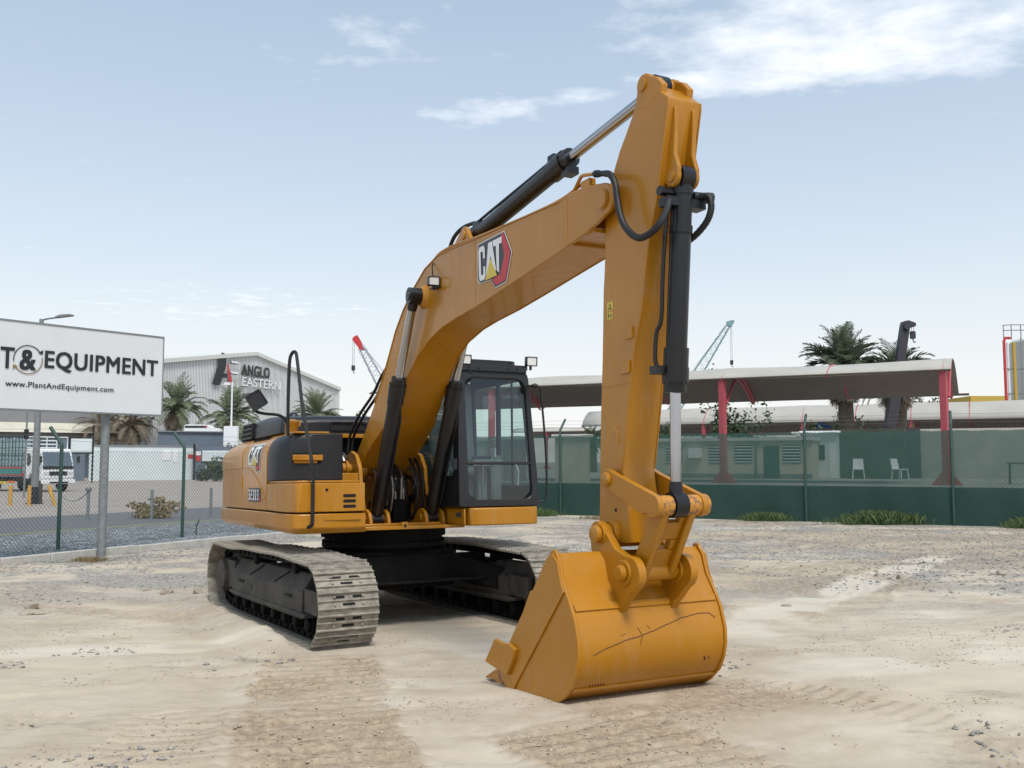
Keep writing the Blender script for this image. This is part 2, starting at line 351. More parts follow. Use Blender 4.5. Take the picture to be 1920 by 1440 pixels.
def ground_h(x, y):
    x = np.asarray(x, float); y = np.asarray(y, float); h = base_h(x, y)
    inside = sstep(0, 3, left_line(x, y)) * sstep(0, 1.2, (33.3 - y) - .493 * (x - 1.65))
    n = vnoise(x, y, 2.3) * .05 + vnoise(x, y, .9) * .034 + vnoise(x + 9, y, .33) * .018 + vnoise(x, y + 5, .12) * .010 + np.minimum(vnoise(x * .6, y * 1.5, .35), -.12) * .06
    rough = sstep(.08, .25, vnoise(x + 31, y * 1.6 + 12, 2.6) + .22 * sstep(9, 15, y)) * (.35 + .65 * sstep(-1, 3, x))
    clod = np.maximum(vnoise(x, y, .16), vnoise(x + 4, y + 3, .11) * .8)
    pale = np.zeros_like(h)
    for (ax, ay, bx, by, w) in PATHS:
        dx, dy = bx - ax, by - ay; L = math.hypot(dx, dy); a = ((x - ax) * dx + (y - ay) * dy) / L; b = (-(x - ax) * dy + (y - ay) * dx) / L + .22 * vnoise(x, y, 1.1)
        pale = np.maximum(pale, sstep(w / 2 + .12, w / 2 - .05, np.abs(b)) * sstep(-.5, .5, a) * sstep(L + .5, L - .5, a) * sstep(-.42, -.1, vnoise(x, y + 7, .6)))
    rough = rough * (1 - .85 * pale); PALE[0] = pale
    n = n + rough * (np.abs(vnoise(x, y, .30)) * .06 + clod * .060)
    dist = rough * .55
    # bottom ends of the dragged grouser prints left by the tracks
    for (ax, ay, bx, by, w, amp, wl) in TRACKS:
        dx, dy = bx - ax, by - ay; L = math.hypot(dx, dy); ux, uy = dx / L, dy / L
        a = (x - ax) * ux + (y - ay) * uy; b = -(x - ax) * uy + (y - ay) * ux + .16 * vnoise(x, y, .8) + .10 * vnoise(x, y, .25)
        m = sstep(w / 2 + .05, w / 2 - .03, np.abs(b)) * sstep(-.3, .1, a) * sstep(L + .3, L - .1, a)
        m = m * (.62 + .38 * sstep(-.25, .05, vnoise(x + 3, y - 8, .7)))
        ph = (a + .05 * vnoise(x, y, .5) + .03 * b) / wl
        n = n * (1 - .35 * m) + m * (-amp * 3.6 * np.maximum(0, 1 - 1.9 * np.abs(np.sin(np.pi * ph))) - .006 + .020 * vnoise(x * .5, y, .11)) + .035 * sstep(.12, .0, np.abs(np.abs(b) - w / 2 - .04)) * m * (1 + 2 * vnoise(x, y, .2)); dist = np.maximum(dist, m * (.35 if amp < .015 else 1))
    # sand heaped along the outer side of the right track
    ca, sa = math.cos(R(2.9)), math.sin(R(2.9)); px = (x - OX) * FW[0] + (y - OY) * FW[1]; py = (x - OX) * LF[0] + (y - OY) * LF[1]
    tx = px * ca + py * sa; ty = -px * sa + py * ca
    mound = sstep(.45, .0, np.abs(ty + 1.70)) * sstep(-2.6, -1.6, tx) * sstep(2.0, 1.2, tx)
    n = n + mound * (.12 + .06 * vnoise(x, y, .3)) + .12 * sstep(.5, 0, np.hypot(tx + 2.55, ty + 1.3))
    flat = sstep(.12, 0, np.maximum(np.abs(np.abs(ty) - 1.19) - .33, 0)) * sstep(2.3, 1.9, np.abs(tx))    # under the tracks
    n = n * (1 - .9 * flat) - .012 * flat
    bk = sstep(.25, 0, np.maximum(np.abs(py) - .7, 0)) * sstep(.3, 0, np.maximum(np.abs(px - 4.9) - .35, 0))
    n = n * (1 - .85 * bk) - .01 * bk
    dist = np.maximum(dist, sstep(.55, .1, np.maximum(np.abs(py) - .65, 0)) * sstep(.75, .15, np.abs(px - 5.55)) * .9 * sstep(-.3, 0, vnoise(x, y, .5)))
    n = n + .02 * dist * vnoise(x, y, .07)
    DIST[0] = np.clip(dist, 0, 1) * inside
    return h + n * inside
TRACKS = [(-1.75, 8.7, -.62, 3.3, 1.0, .024, .19), (.40, 6.0, 1.75, 3.2, 1.15, .022, .18), (-2.2, 6.6, -1.5, 3.2, .6, .012, .16),
          (4.0, 11.5, 8.8, 21.0, .7, .012, .15), (2.6, 5.4, 8.5, 7.4, .6, .012, .15), (1.6, 7.3, 3.1, 5.6, .45, .014, .13), (-8.5, 8.0, -3.0, 6.4, .6, .008, .15), (-7.5, 13.5, -3.4, 11.0, .5, .010, .14)]

# ---------------------------------------------------------------- ground
def axis(parts):
    o = []
    for a, b, st in parts:
        n = max(1, int(round((b - a) / st))); o += list(np.linspace(a, b, n, endpoint=False))
    return np.array(o + [parts[-1][1]])
gx = axis([(-900, -200, 175), (-200, -40, 20), (-40, -14, 2), (-14, -6, .10), (-6, 6, .046), (6, 14, .08), (14, 24, .4), (24, 60, 4), (60, 200, 20), (200, 900, 175)])
gy = axis([(-60, 0, 10), (0, 3, .5), (3, 8, .019), (8, 13, .036), (13, 20, .07), (20, 34, .14), (34, 60, 2), (60, 200, 14), (200, 1600, 200)])
GX, GY = np.meshgrid(gx, gy); GZ = ground_h(GX, GY)
GZ[-1, :] = -.07
nx, ny = len(gx), len(gy); GD = DIST[0]; GP = PALE[0]
me = bpy.data.meshes.new('ground'); co = np.stack([GX, GY, GZ], -1).reshape(-1, 3)
i = np.arange(ny - 1)[:, None] * nx + np.arange(nx - 1)[None, :]; q = np.stack([i, i + 1, i + 1 + nx, i + nx], -1).reshape(-1, 4)
me.vertices.add(len(co)); me.vertices.foreach_set('co', co.ravel()); me.loops.add(q.size); me.loops.foreach_set('vertex_index', q.ravel())
me.polygons.add(len(q)); me.polygons.foreach_set('loop_start', np.arange(0, q.size, 4)); me.polygons.foreach_set('loop_total', np.full(len(q), 4))
me.polygons.foreach_set('use_smooth', np.ones(len(q), bool)); me.update(calc_edges=True)
at_ = me.attributes.new('disturbed', 'FLOAT', 'POINT'); at_.data.foreach_set('value', GD.ravel().astype(np.float32))
at_ = me.attributes.new('pale', 'FLOAT', 'POINT'); at_.data.foreach_set('value', GP.ravel().astype(np.float32))
def ground_mat():
    m = bpy.data.materials.new('sandy yard'); m.use_nodes = True; t = m.node_tree; b = t.nodes['Principled BSDF']; b.inputs['Roughness'].default_value = .95; b.inputs['Specular IOR Level'].default_value = .15
    g = t.nodes.new('ShaderNodeNewGeometry')
    def nz(s, d, r, st=None, off=(0, 0, 0), dist=0):
        q = t.nodes.new('ShaderNodeMapping'); q.inputs['Scale'].default_value = st or (1, 1, 1); q.inputs['Location'].default_value = off; t.links.new(g.outputs['Position'], q.inputs[0])
        n = t.nodes.new('ShaderNodeTexNoise'); n.inputs['Scale'].default_value = s; n.inputs['Detail'].default_value = d; n.inputs['Roughness'].default_value = r; n.inputs['Distortion'].default_value = dist
        t.links.new(q.outputs[0], n.inputs['Vector']); return n.outputs['Fac']
    def ramp(s, a, b_, v0=0, v1=1):
        q = t.nodes.new('ShaderNodeMapRange'); q.interpolation_type = 'SMOOTHSTEP'; q.inputs['From Min'].default_value = a; q.inputs['From Max'].default_value = b_
        q.inputs['To Min'].default_value = v0; q.inputs['To Max'].default_value = v1; t.links.new(s, q.inputs[0]); return q.outputs[0]
    def mix(f, a, c):
        q = t.nodes.new('ShaderNodeMix'); q.data_type = 'RGBA'; t.links.new(f, q.inputs['Factor'])
        for s, n in ((a, 'A'), (c, 'B')):
            if isinstance(s, tuple): q.inputs[n].default_value = (*s, 1)
            else: t.links.new(s, q.inputs[n])
        return q.outputs['Result']
    def mul(a, c):
        q = t.nodes.new('ShaderNodeMath'); q.operation = 'MULTIPLY'
        for i_, s in enumerate((a, c)):
            if isinstance(s, (int, float)): q.inputs[i_].default_value = s
            else: t.links.new(s, q.inputs[i_])
        return q.outputs[0]
    sx = t.nodes.new('ShaderNodeSeparateXYZ'); t.links.new(g.outputs['Position'], sx.inputs[0])
    c = mix(ramp(nz(.35, 5, .6), .35, .65), (.40, .325, .24), (.53, .455, .355))
    c = mix(ramp(nz(1.8, 6, .65), .4, .7), c, (.53, .46, .37))
    far = ramp(sx.outputs[1], 7.5, 17)                              # stonier ground towards the fence
    grav = mul(ramp(nz(.42, 6, .7, (1, 1.5, 1), (3, 9, 0), .4), .42, .55), far)
    speck = ramp(nz(20, 5, .75), .38, .62)
    c = mix(grav, c, mix(speck, (.17, .155, .14), (.40, .37, .33)))
    patch = ramp(nz(.8, 8, .75, (1, 1.6, 1), (11, 2, 0)), .56, .66)
    c = mix(mul(patch, .55), c, mix(speck, (.22, .18, .14), (.38, .32, .26)))
    pale = ramp(nz(.22, 4, .6, (1, 2.2, 1), (5, 5, 0)), .55, .68)
    c = mix(mul(pale, .5), c, (.60, .54, .45))
    da = t.nodes.new('ShaderNodeAttribute'); da.attribute_name = 'disturbed'
    c = mix(mul(da.outputs['Fac'], .85), c, mix(ramp(nz(16, 5, .75), .35, .65), (.24, .18, .12), (.40, .315, .22)))
    pa = t.nodes.new('ShaderNodeAttribute'); pa.attribute_name = 'pale'
    c = mix(mul(pa.outputs['Fac'], .8), c, (.58, .52, .43))
    fine = nz(120, 3, .7); c = mix(ramp(fine, .62, .78, 0, .35), c, (.20, .165, .13))
    t.links.new(c, b.inputs['Base Color'])
    bp = t.nodes.new('ShaderNodeBump'); bp.inputs['Strength'].default_value = .55; bp.inputs['Distance'].default_value = .010
    ad = t.nodes.new('ShaderNodeMath'); ad.operation = 'ADD'; t.links.new(nz(14, 6, .7), ad.inputs[0]); t.links.new(mul(nz(70, 3, .7), .5), ad.inputs[1])
    t.links.new(ad.outputs[0], bp.inputs['Height']); t.links.new(bp.outputs[0], b.inputs['Normal']); return m
me.materials.append(ground_mat()); go = bpy.data.objects.new('ground', me); COL.objects.link(go); tag(go, kind='structure')

# ================================================================ EXCAVATOR
ex = empty('excavator'); tag(ex, 'yellow crawler excavator with black cab, raised boom and its bucket resting on the sand', 'excavator')
TP = R(1.4); cp, sp = math.cos(TP), math.sin(TP)
Mx = Matrix(((FW[0] * cp, LF[0], -FW[0] * sp, OX), (FW[1] * cp, LF[1], -FW[1] * sp, OY), (sp, 0, cp, 0), (0, 0, 0, 1)))
ex.matrix_world = Mx

# ---- undercarriage (turned a little against the upper body)
TA = R(2.9)
def catmull_loop(pts, n=14):
    P = [np.array(p, float) for p in pts]; k = len(P); o = []
    for i in range(k):
        a, b, c, d = P[i - 1], P[i], P[(i + 1) % k], P[(i + 2) % k]
        for j in range(n):
            t = j / n; o.append(.5 * (2 * b + (c - a) * t + (2 * a - 5 * b + 4 * c - d) * t * t + (3 * b - a - 3 * c + d) * t ** 3))
    return np.array(o)
def arc(cx_, cz, r, a0, a1, n): return [(cx_ + r * math.cos(R(a0 + (a1 - a0) * i / n)), cz + r * math.sin(R(a0 + (a1 - a0) * i / n))) for i in range(n + 1)]
loop = arc(1.60, .375, .385, -90, 82, 8) + [(1.20, .775), (.62, .80), (0, .795), (-.62, .795), (-1.25, .77)] + arc(-1.97, .405, .385, 97, 262, 8) + [(-1.6, -.005), (-.8, -.010), (0, -.010), (.8, -.010)]
LP = catmull_loop(loop); seg = np.linalg.norm(np.roll(LP, -1, 0) - LP, axis=1); cum = np.concatenate([[0], np.cumsum(seg)]); LEN = cum[-1]
def at_loop(s):
    s %= LEN; i = np.searchsorted(cum, s, side='right') - 1; i = min(i, len(LP) - 1); t = (s - cum[i]) / seg[i]; a, b = LP[i], LP[(i + 1) % len(LP)]
    return a + (b - a) * t
NSH = 49; PITCH = LEN / NSH
def shoe_mesh():
    mb = MB(); L = PITCH * 1.02
    prof = [(-L * .5, .000), (-L * .5, .010), (-L * .40, .012), (-L * .37, .034), (-L * .33, .034), (-L * .29, .011), (-L * .06, .011), (-L * .03, .028), (L * .01, .028), (L * .05, .011),
            (L * .30, .011), (L * .34, .030), (L * .38, .030), (L * .42, .008), (L * .5, .004), (L * .5, -.006), (-L * .40, -.006)]
    mb.prism([(a, b) for a, b in prof], -.30, .30, 'y')
    for y in (-.085, .085):
        mb.box(-L * .22, -L * .10, y - .045, y + .045, .0105, .0135, 1)
    mb.box(L * .12, L * .24, -.06, .06, .0105, .0135, 1)
    for y in (-.14, .14):
        for x in (-L * .17, L * .18): mb.lathe((x, y, .009), (x, y, .05), [(0, .014), (.014, .014), (.017, .010)], 6)
    return mb
def make_track(yc):
    ch = MB()
    for k in range(NSH):
        p = at_loop(k * PITCH); q = at_loop((k + .5) * PITCH); m = at_loop((k + 1) * PITCH)
        for dy in (-.085, .085):
            d = Vector((m[0] - p[0], 0, m[1] - p[1])); L = d.length; d.normalize(); nn = Vector((-d.z, 0, d.x)); rot = Matrix((d, (0, 1, 0), nn)).transposed()
            c = Vector(((p[0] + m[0]) / 2, yc + dy, (p[1] + m[1]) / 2)) + nn * .055
            ch.obox(c, (L * 1.04, .035, .095), rot)
        nn = Vector((-(m[1] - p[1]), 0, m[0] - p[0])).normalized(); c = Vector((p[0], yc, p[1])) + nn * .055
        ch.cyl(c + Vector((0, -.12, 0)), c + Vector((0, .12, 0)), .028, 8)
    tr = ch.build('crawler_track', 'frame_black', ex); tr.rotation_euler.z = TA
    sh0 = None
    for k in range(NSH):
        p = at_loop((k + .5) * PITCH); a = at_loop((k + .25) * PITCH); b = at_loop((k + .75) * PITCH); d = Vector((b[0] - a[0], 0, b[1] - a[1])).normalized()
        out_n = Vector((d.z, 0, -d.x))
        global SHOE
        if SHOE is None: SHOE = sh0 = shoe_mesh().build('track_shoe', ['shoe', 'hole'], tr, bevel=0); s = sh0
        else: s = SHOE.copy(); COL.objects.link(s); s.parent = tr
        rot = Matrix((-d, (0, 1, 0), out_n)).transposed()
        s.matrix_local = Matrix.Translation((p[0], yc, p[1])) @ rot.to_4x4()
    return tr
SHOE = None
for sg in (-1, 1):
    yc = 1.19 * sg; trk = make_track(yc)
    fr = MB(); o_ = sg * 1
    # box frame with a sloping dust cover, ledge along the bottom
    sec = [(-.20, .20), (.20, .20), (.20, .47), (.075, .635), (-.075, .635), (-.20, .47)]
    fr.prism([(yc + a, b) for a, b in sec], -1.50, 1.22, 'x')
    fr.box(-1.52, 1.36, yc - .225, yc + .225, .225, .262)
    for s2 in (-1, 1): fr.box(1.22, 1.62, yc + s2 * .15 - .03, yc + s2 * .15 + .03, .27, .50)
    fr.prism([(-1.5, .28), (-1.5, .60), (-1.95, .60), (-2.1, .42), (-1.95, .25)], yc - .12, yc - .17 if sg < 0 else yc - .07, 'y')
    hb = fr; HM = 1
    for xx in (-.62, .35):   # slots in the sloping cover
        for s2 in (-1, 1):
            a = Vector((xx - .10, yc + s2 * .185, .497)); b = Vector((xx + .16, yc + s2 * .095, .616)); hb.tube([a, b], .014, 6, mi=1)
    for xx in (-1.05, .78):
        hb.box(xx - .10, xx + .12, yc - .213, yc - .200, .385, .415, 1); hb.box(xx - .10, xx + .12, yc + .200, yc + .213, .385, .415, 1)
    hb.box(-.62, -.59, yc - .204, yc + .204, .33, .40, 1)
    fo = fr.build('track_frame', ['trackframe', 'hole'], ex, bevel=.010); fo.rotation_euler.z = TA
    idl = MB(); idl.lathe((1.60, yc - .09, .375), (1.60, yc + .09, .375), [(0, .05), (0, .27), (.035, .275), (.035, .30), (.06, .30), (.06, .335), (.12, .335), (.12, .30), (.145, .30), (.145, .275), (.18, .27), (.18, .05)], 28)
    io = idl.build('idler_wheel', 'trackframe', ex); io.rotation_euler.z = TA
    spk = MB(); n = 42
    pr_ = []
    for i_ in range(n):
        r = .345 if (i_ % 2) else .29; a = 2 * math.pi * i_ / n; pr_.append((-1.97 + r * math.cos(a), .405 + r * math.sin(a)))
    spk.prism(pr_, yc - .035, yc + .035, 'y'); spk.lathe((-1.97, yc - .24, .405), (-1.97, yc + .2, .405), [(0, .12), (.02, .19), (.10, .21), (.44, .23)], 22)
    so = spk.build('drive_sprocket', 'trackframe', ex); so.rotation_euler.z = TA
    for k in range(8):
        rl = MB(); xx = -1.45 + k * .385
        rl.lathe((xx, yc - .17, .145), (xx, yc + .17, .145), [(0, .04), (.01, .07), (.05, .075), (.055, .095), (.11, .095), (.115, .075), (.225, .075), (.23, .095), (.285, .095), (.29, .075), (.33, .07), (.34, .04)], 16)
        ro = rl.build('track_roller', 'frame_black', ex); ro.rotation_euler.z = TA
    for xx in (-.75, .72):
        cr_ = MB(); cr_.lathe((xx, yc - .13, .672), (xx, yc + .13, .672), [(0, .05), (.01, .065), (.20, .065), (.21, .078), (.25, .078), (.26, .05)], 18); cr_.box(xx - .05, xx + .05, yc - .06, yc + .06, .58, .66)
        co_ = cr_.build('carrier_roller', 'frame_black', ex); co_.rotation_euler.z = TA
lf = MB()
lf.prism([(-.62, -.62), (.62, -.62), (.62, .62), (-.62, .62)], .36, .78, 'z')
for sg in (-1, 1):
    for sx_ in (-1, 1):       # four legs of the X-frame reach down into the track frames
        a = [(sx_ * .08, sg * .55, .50), (sx_ * .62, sg * .55, .50), (sx_ * .62, sg * .55, .74), (sx_ * .08, sg * .55, .74)]
        b = [(sx_ * .45, sg * 1.05, .30), (sx_ * 1.05, sg * 1.05, .30), (sx_ * 1.05, sg * 1.05, .56), (sx_ * .45, sg * 1.05, .56)]
        lf.hexa([*a, *b])
lf.box(-.95, -.68, -1.05, 1.05, .47, .50); lf.box(.66, .93, -1.0, 1.0, .44, .47); lf.box(.63, .68, -1.0, 1.0, .44, .735)
lo = lf.build('lower_frame', 'frame_black', ex, bevel=.012); lo.rotation_euler.z = TA
sw = MB(); sw.lathe((0, 0, .77), (0, 0, 1.04), [(0, .66), (.05, .72), (.10, .72), (.10, .69), (.16, .69), (.16, .73), (.27, .73)], 48)
for i_ in range(36):
    a = 2 * math.pi * i_ / 36; sw.cyl((.705 * math.cos(a), .705 * math.sin(a), .86), (.705 * math.cos(a), .705 * math.sin(a), .895), .013, 6)
sw.build('swing_ring', 'frame_black', ex)

# ---- upper frame
uf = MB()
uf.box(-2.3, .95, -.66, .62, 1.035, 1.075)
uf.box(-2.3, .2, -1.15, 1.2, 1.06, 1.20)
for s2 in (-1, 1):      # two main plates carrying the boom foot
    y0 = s2 * .40
    uf.prism([(-1.2, 1.075), (.55, 1.075), (.47, 1.25), (.36, 1.52), (.33, 1.72), (.20, 1.87), (.03, 1.92), (-.14, 1.86), (-.25, 1.70), (-.9, 1.5), (-1.2, 1.4)], y0 - .022, y0 + .022, 'y')
    for dy in (-.105, .105):
        yy = s2 * .33 + dy
        uf.prism([(.44, 1.075), (.80, 1.075), (.80, 1.13), (.755, 1.215), (.66, 1.255), (.56, 1.23), (.44, 1.15)], yy - .019, yy + .019, 'y')
    uf.cyl((.64, s2 * .33 - .14, 1.15), (.64, s2 * .33 + .14, 1.15), .045)
uf.box(.30, .345, -.64, -.43, 1.07, 1.66)
uf.prism([(-.58, 1.075), (.38, 1.075), (.38, 1.10), (-.58, 1.10)], .78, .83, 'x')
uf.box(-.18, -.14, -.39, .39, 1.07, 1.66)
uf.box(.915, .955, -.135, -.065, 1.035, 1.115)
ufo = uf.build('upper_frame', 'yellow', ex, bevel=.006)
bp_ = MB(); bp_.cyl((0.02, -.50, 1.71), (0.02, .50, 1.71), .062)
bp_.lathe((0.02, -.46, 1.71), (0.02, -.60, 1.71), [(0, .10), (.03, .10), (.03, .07), (.07, .07), (.07, .035), (.10, .03)], 18)
bp_.build('boom_foot_pin', 'yellow', ufo)
hl = MB(); hl.cyl((.957, -.10, 1.075), (.962, -.10, 1.075), .016, 12); hl.build('tie_hole', 'hole', ufo)
bl_ = MB()      # black bulkheads behind the boom foot and around the engine bay
bl_.box(-1.45, -.62, -1.22, .40, 1.21, 2.10); bl_.box(-.62, -.25, -.38, .36, 1.2, 1.5); bl_.box(-2.6, -1.46, -1.1, 1.1, 1.21, 2.08)
bl_.build('engine_bulkhead', 'frame_black', ex)
hm_ = MB(); random.seed(3)                   # valve bank, hydraulic lines and swivel in the well under the boom
hm_.box(.02, .30, -.20, .10, 1.12, 1.33); hm_.box(.30, .44, -.04, .12, 1.10, 1.42); hm_.cyl((.30, .12, 1.12), (.30, .12, 1.40), .10, 14)
hm_.build('swivel_and_valves', 'frame_black', ufo, bevel=.01)
for i_ in range(10):
    y = -.22 + .05 * i_ + random.uniform(-.01, .01); z0 = random.uniform(1.62, 1.80); z1 = random.uniform(1.2, 1.36)
    MBh = MB(); MBh.tube(smooth_path([(-.05, y, z0 + .02), (.25 + random.uniform(-.04, .05), y + .02, z0 - .04), (.42 + random.uniform(0, .06), y + random.uniform(-.04, .06), (z0 + z1) / 2), (.36, y + .03, z1), (.18, y + .05, z1 - .06)], 5), random.choice([.014, .018, .021]), 8)
    MBh.build('hydraulic_hose', 'rubber' if i_ % 3 else 'steel', ufo)
for y in (.20, .265):
    t_ = MB(); t_.tube(smooth_path([(.33, y, 1.82), (.52, y, 1.66), (.57, y + .01, 1.45), (.50, y, 1.22), (.40, y, 1.12)], 6), .021, 8); t_.build('hydraulic_hose', 'rubber', ufo)
for y in (-.02, .05):
    t_ = MB(); t_.lathe((.46, y, 1.60), (.44, y, 1.36), [(0, .019), (.06, .019), (.06, .026), (.12, .026), (.12, .017), (.24, .017)], 10); t_.build('pipe_union', 'steel', ufo)

# ---- body panels: plan outline of the machine seen from above, right side y<0
SY = 1.355
def lvl(plan, z, side_in=0, rear_in=0):
    """move the right/left edge and the rear edge of a plan inwards"""
    o = []
    for x, y in plan:
        o.append((max(x, -3.05 + rear_in) if x < -2.3 else x, y, z) if False else (x + (rear_in if x < -2.2 else 0) * min(1, (-2.2 - x) / .6 + .15) if x < -2.2 else x,
                 math.copysign(max(0, abs(y) - side_in * (1 if abs(y) > .8 else abs(y) / .8)), y), z))
    return o
def loft(levels, name, mats, parent, bevel=.01, smooth=32):
    mb = MB(); n = len(levels[0]); vs = [p for l in levels for p in l]
    fs = [(k * n + i, k * n + (i + 1) % n, (k + 1) * n + (i + 1) % n, (k + 1) * n + i) for k in range(len(levels) - 1) for i in range(n)]
    fs += [tuple(range(n - 1, -1, -1)), tuple(range((len(levels) - 1) * n, len(levels) * n))]
    mb.add(vs, fs); return mb.build(name, mats, parent, bevel=bevel, smooth=smooth)
rear = [(-2.66, -SY), (-2.76, -SY + .012), (-2.85, -SY + .06), (-2.91, -SY + .14), (-2.96, -SY + .28), (-3.02, -.8), (-3.06, -.4), (-3.07, 0), (-3.06, .4), (-3.02, .8), (-2.96, SY - .28), (-2.91, SY - .14), (-2.85, SY - .06), (-2.76, SY - .012), (-2.66, SY)]
SH = [(1.895, 0, 0), (1.96, .020, .05), (2.03, .07, .16), (2.085, .15, .30), (2.125, .26, .46), (2.148, .42, .66), (2.155, .62, .9)]
cwp = [(-1.452, -SY)] + rear + [(-1.452, SY)]
cw_ = loft([lvl(cwp, z, a, b) for z, a, b in [(1.250, .002, .002), (1.74, 0, 0), (1.745, -.006, -.008)] + [(z, a - .006, b) for z, a, b in SH]], 'counterweight', 'yellow', ex, bevel=.008)
# lower skirt that runs round the tail and along the right side to the front corner
skp = [(1.10, -.60), (1.12, -1.30), (1.09, -1.36), (1.02, -1.395), (.0, -SY - .01)] + [(x - .012 * (x < -2.5), y * 1.006) for x, y in rear] + [(-.4, SY), (-.4, -.60)]
sk = loft([[(x * .985 + .0 if x < 0 else x - .05, y * .965, 1.028) for x, y in skp], [(x, y, 1.085) for x, y in skp], [(x, y, 1.232) for x, y in skp]], 'lower_skirt', 'yellow', ex, bevel=.010)
g_ = MB(); g_.box(-2.5, 1.05, -1.33, -.62, 1.225, 1.26); g_.box(-2.98, -.5, -1.2, 1.2, 1.225, 1.26); g_.build('skirt_gap', 'hole', sk)
# tread strip on the front of the skirt
st_ = MB(); st_.box(1.112, 1.120, -1.05, -.66, 1.165, 1.215); st_.build('step_plate', 'yellow', sk)
# right side door
dpn = [(-.168, -SY), (-1.436, -SY), (-1.436, -.62), (-.168, -.62)]
sd_ = loft([[(x, (y + a if y < -1 else y), z) for x, y in dpn] for z, a, b in [(1.250, .002, 0)] + SH], 'side_door', 'yellow', ex, bevel=.006)
hn = MB(); hn.box(-1.47, -1.425, -SY - .010, -SY + .01, 1.50, 1.66); hn.build('door_handle', 'yellow', sd_, bevel=.006)
cr2 = MB(); cr2.tube(smooth_path([(-1.42, -SY - .002, 1.755), (-1.0, -SY - .002, 1.73), (-.55, -SY - .002, 1.58), (-.22, -SY - .002, 1.38)], 6), .006, 6); cr2.build('pressed_crease', 'yellow', sd_)
# tool box in front, lid proud of it
tbp = [(-.14, -SY), (.76, -1.40), (1.09, -1.345), (1.118, -1.31), (1.118, -.615), (-.14, -.615)]
tb = loft([[(x, y, 1.250) for x, y in tbp], [(x, y, 1.548) for x, y in tbp]], 'tool_box', 'yellow', ex, bevel=.009)
ld = MB(); ld.prism([(-.10, -1.34), (.74, -1.385), (1.06, -1.33), (1.06, -.66), (-.10, -.66)], 1.552, 1.575, 'z'); ld.build('box_lid', 'yellow', tb, bevel=.006)
sl = MB()
for z in (1.415, 1.360, 1.305):
    sl.prism([(y + c[0], c[1]) for y in (0,) for c in rrect(-.855, -.715, z - .0165, z + .0165, .016)], 1.113, 1.1215, 'x')
sl.cyl((1.113, -1.03, 1.478), (1.1215, -1.03, 1.478), .016, 14)
sl.build('vent_slot', 'hole', tb)
# black fender panel
bpn = [(-.14, -SY), (.08, -SY - .002), (.22, -SY + .03), (.32, -SY + .10), (.385, -SY + .22), (.41, -SY + .36), (.41, -.635), (-.14, -.635)]
bpl = loft([[(x, (y + a * (1 if x < .3 else .55) if y < -1 else y), z) for x, y in bpn] for z, a, b in [(1.578, 0, 0), (1.86, 0, 0), (1.96, .02, 0), (2.03, .06, 0), (2.08, .12, 0), (2.10, .20, 0)]], 'fender_panel', 'black_plastic', ex, bevel=.012)
hd = MB(); hd.prism(rrect(-1.215, -.885, 1.762, 1.885, .035), .405, .4135, 'x', mi=0)
hd.build('recess', 'hole', bpl)
hd = MB(); hd.box(.4145, .445, -1.21, -.875, 1.80, 1.862); hd.prism([(a, b) for a, b in rrect(-1.195, -.93, 1.768, 1.798, .012)], .4145, .424, 'x'); hd.build('grab_step', 'yellow', bpl, bevel=.006)
tl = MB(); tl.box(.15, .395, -1.18, -.82, 2.102, 2.122); tl.build('top_step', 'yellow', bpl, bevel=.004)
# hood
hdm = MB()
hp = [(-2.55, 2.14), (-2.50, 2.26), (-2.36, 2.35), (-2.1, 2.395), (-1.5, 2.40), (-.9, 2.375), (-.62, 2.345), (-.56, 2.29), (-.55, 2.14)]
L_ = []
for y, dz, dx in [(-1.10, -.12, .04), (-1.07, -.05, .02), (-1.0, 0, 0), (-.6, .02, 0), (0, .025, 0), (.38, .02, 0)]:
    L_.append([(x + (dx if x < -1 else -dx), y, (z + dz if z > 2.15 else z)) for x, z in hp])
hood = loft(L_, 'engine_hood', 'black_plastic', ex, bevel=.02, smooth=40)
lv = MB()
lv.prism([(-2.62, 2.14), (-2.58, 2.25), (-2.46, 2.33), (-1.98, 2.345), (-1.98, 2.14)], -1.125, -1.02, 'y')
for z, x0 in ((2.15, -2.63), (2.21, -2.61), (2.27, -2.56), (2.33, -2.47)): lv.box(x0, -1.96, -1.137, -1.10, z, z + .022, 1)
for k in range(9): lv.box(-2.5 + k * .066, -2.488 + k * .066, -1.132, -1.1, 2.15, 2.34, 1)
lv.build('louver', ['hole', 'black_plastic'], hood)
rr = MB(); rr.ringplate(rrect(-.50, -.03, 2.19, 2.30, .03), rrect(-.485, -.045, 2.205, 2.285, .02), lambda u, v, d: (-.548 + d, u, v), .012); rr.build('hood_grille', 'black_plastic', hood)
exs = MB(); exs.lathe((-1.8, -.62, 2.36), (-1.8, -.62, 2.6), [(0, .09), (.06, .085), (.10, .07), (.13, .04), (.14, .0)], 18); exs.build('exhaust_stack', 'black_plastic', ex)
fc = MB(); fc.lathe((0.02, -1.12, 2.09), (0.02, -1.12, 2.4), [(0, .075), (.13, .075), (.14, .082), (.165, .082), (.175, .06), (.19, .03)], 18); fc.box(.0, .03, -1.05, -1.02, 2.2, 2.27); fc.build('filler_neck', 'yellow', ex)
bmn = MB(); bmn.box(-.56, -.50, -.64, .36, 2.10, 2.15); bmn.build('cross_beam', 'yellow', ex, bevel=.006)
for i_ in range(5):
    t_ = MB(); y = -.60 + .05 * i_; t_.tube(smooth_path([(-.6, y, 1.70 + .04 * i_), (-.35, y, 2.02 - .03 * i_), (-.12, y + .03, 1.95 - .05 * i_), (-.05, y + .05, 1.7)], 5), .02, 8); t_.build('hydraulic_hose', 'rubber' if i_ % 2 else 'steel', ex)

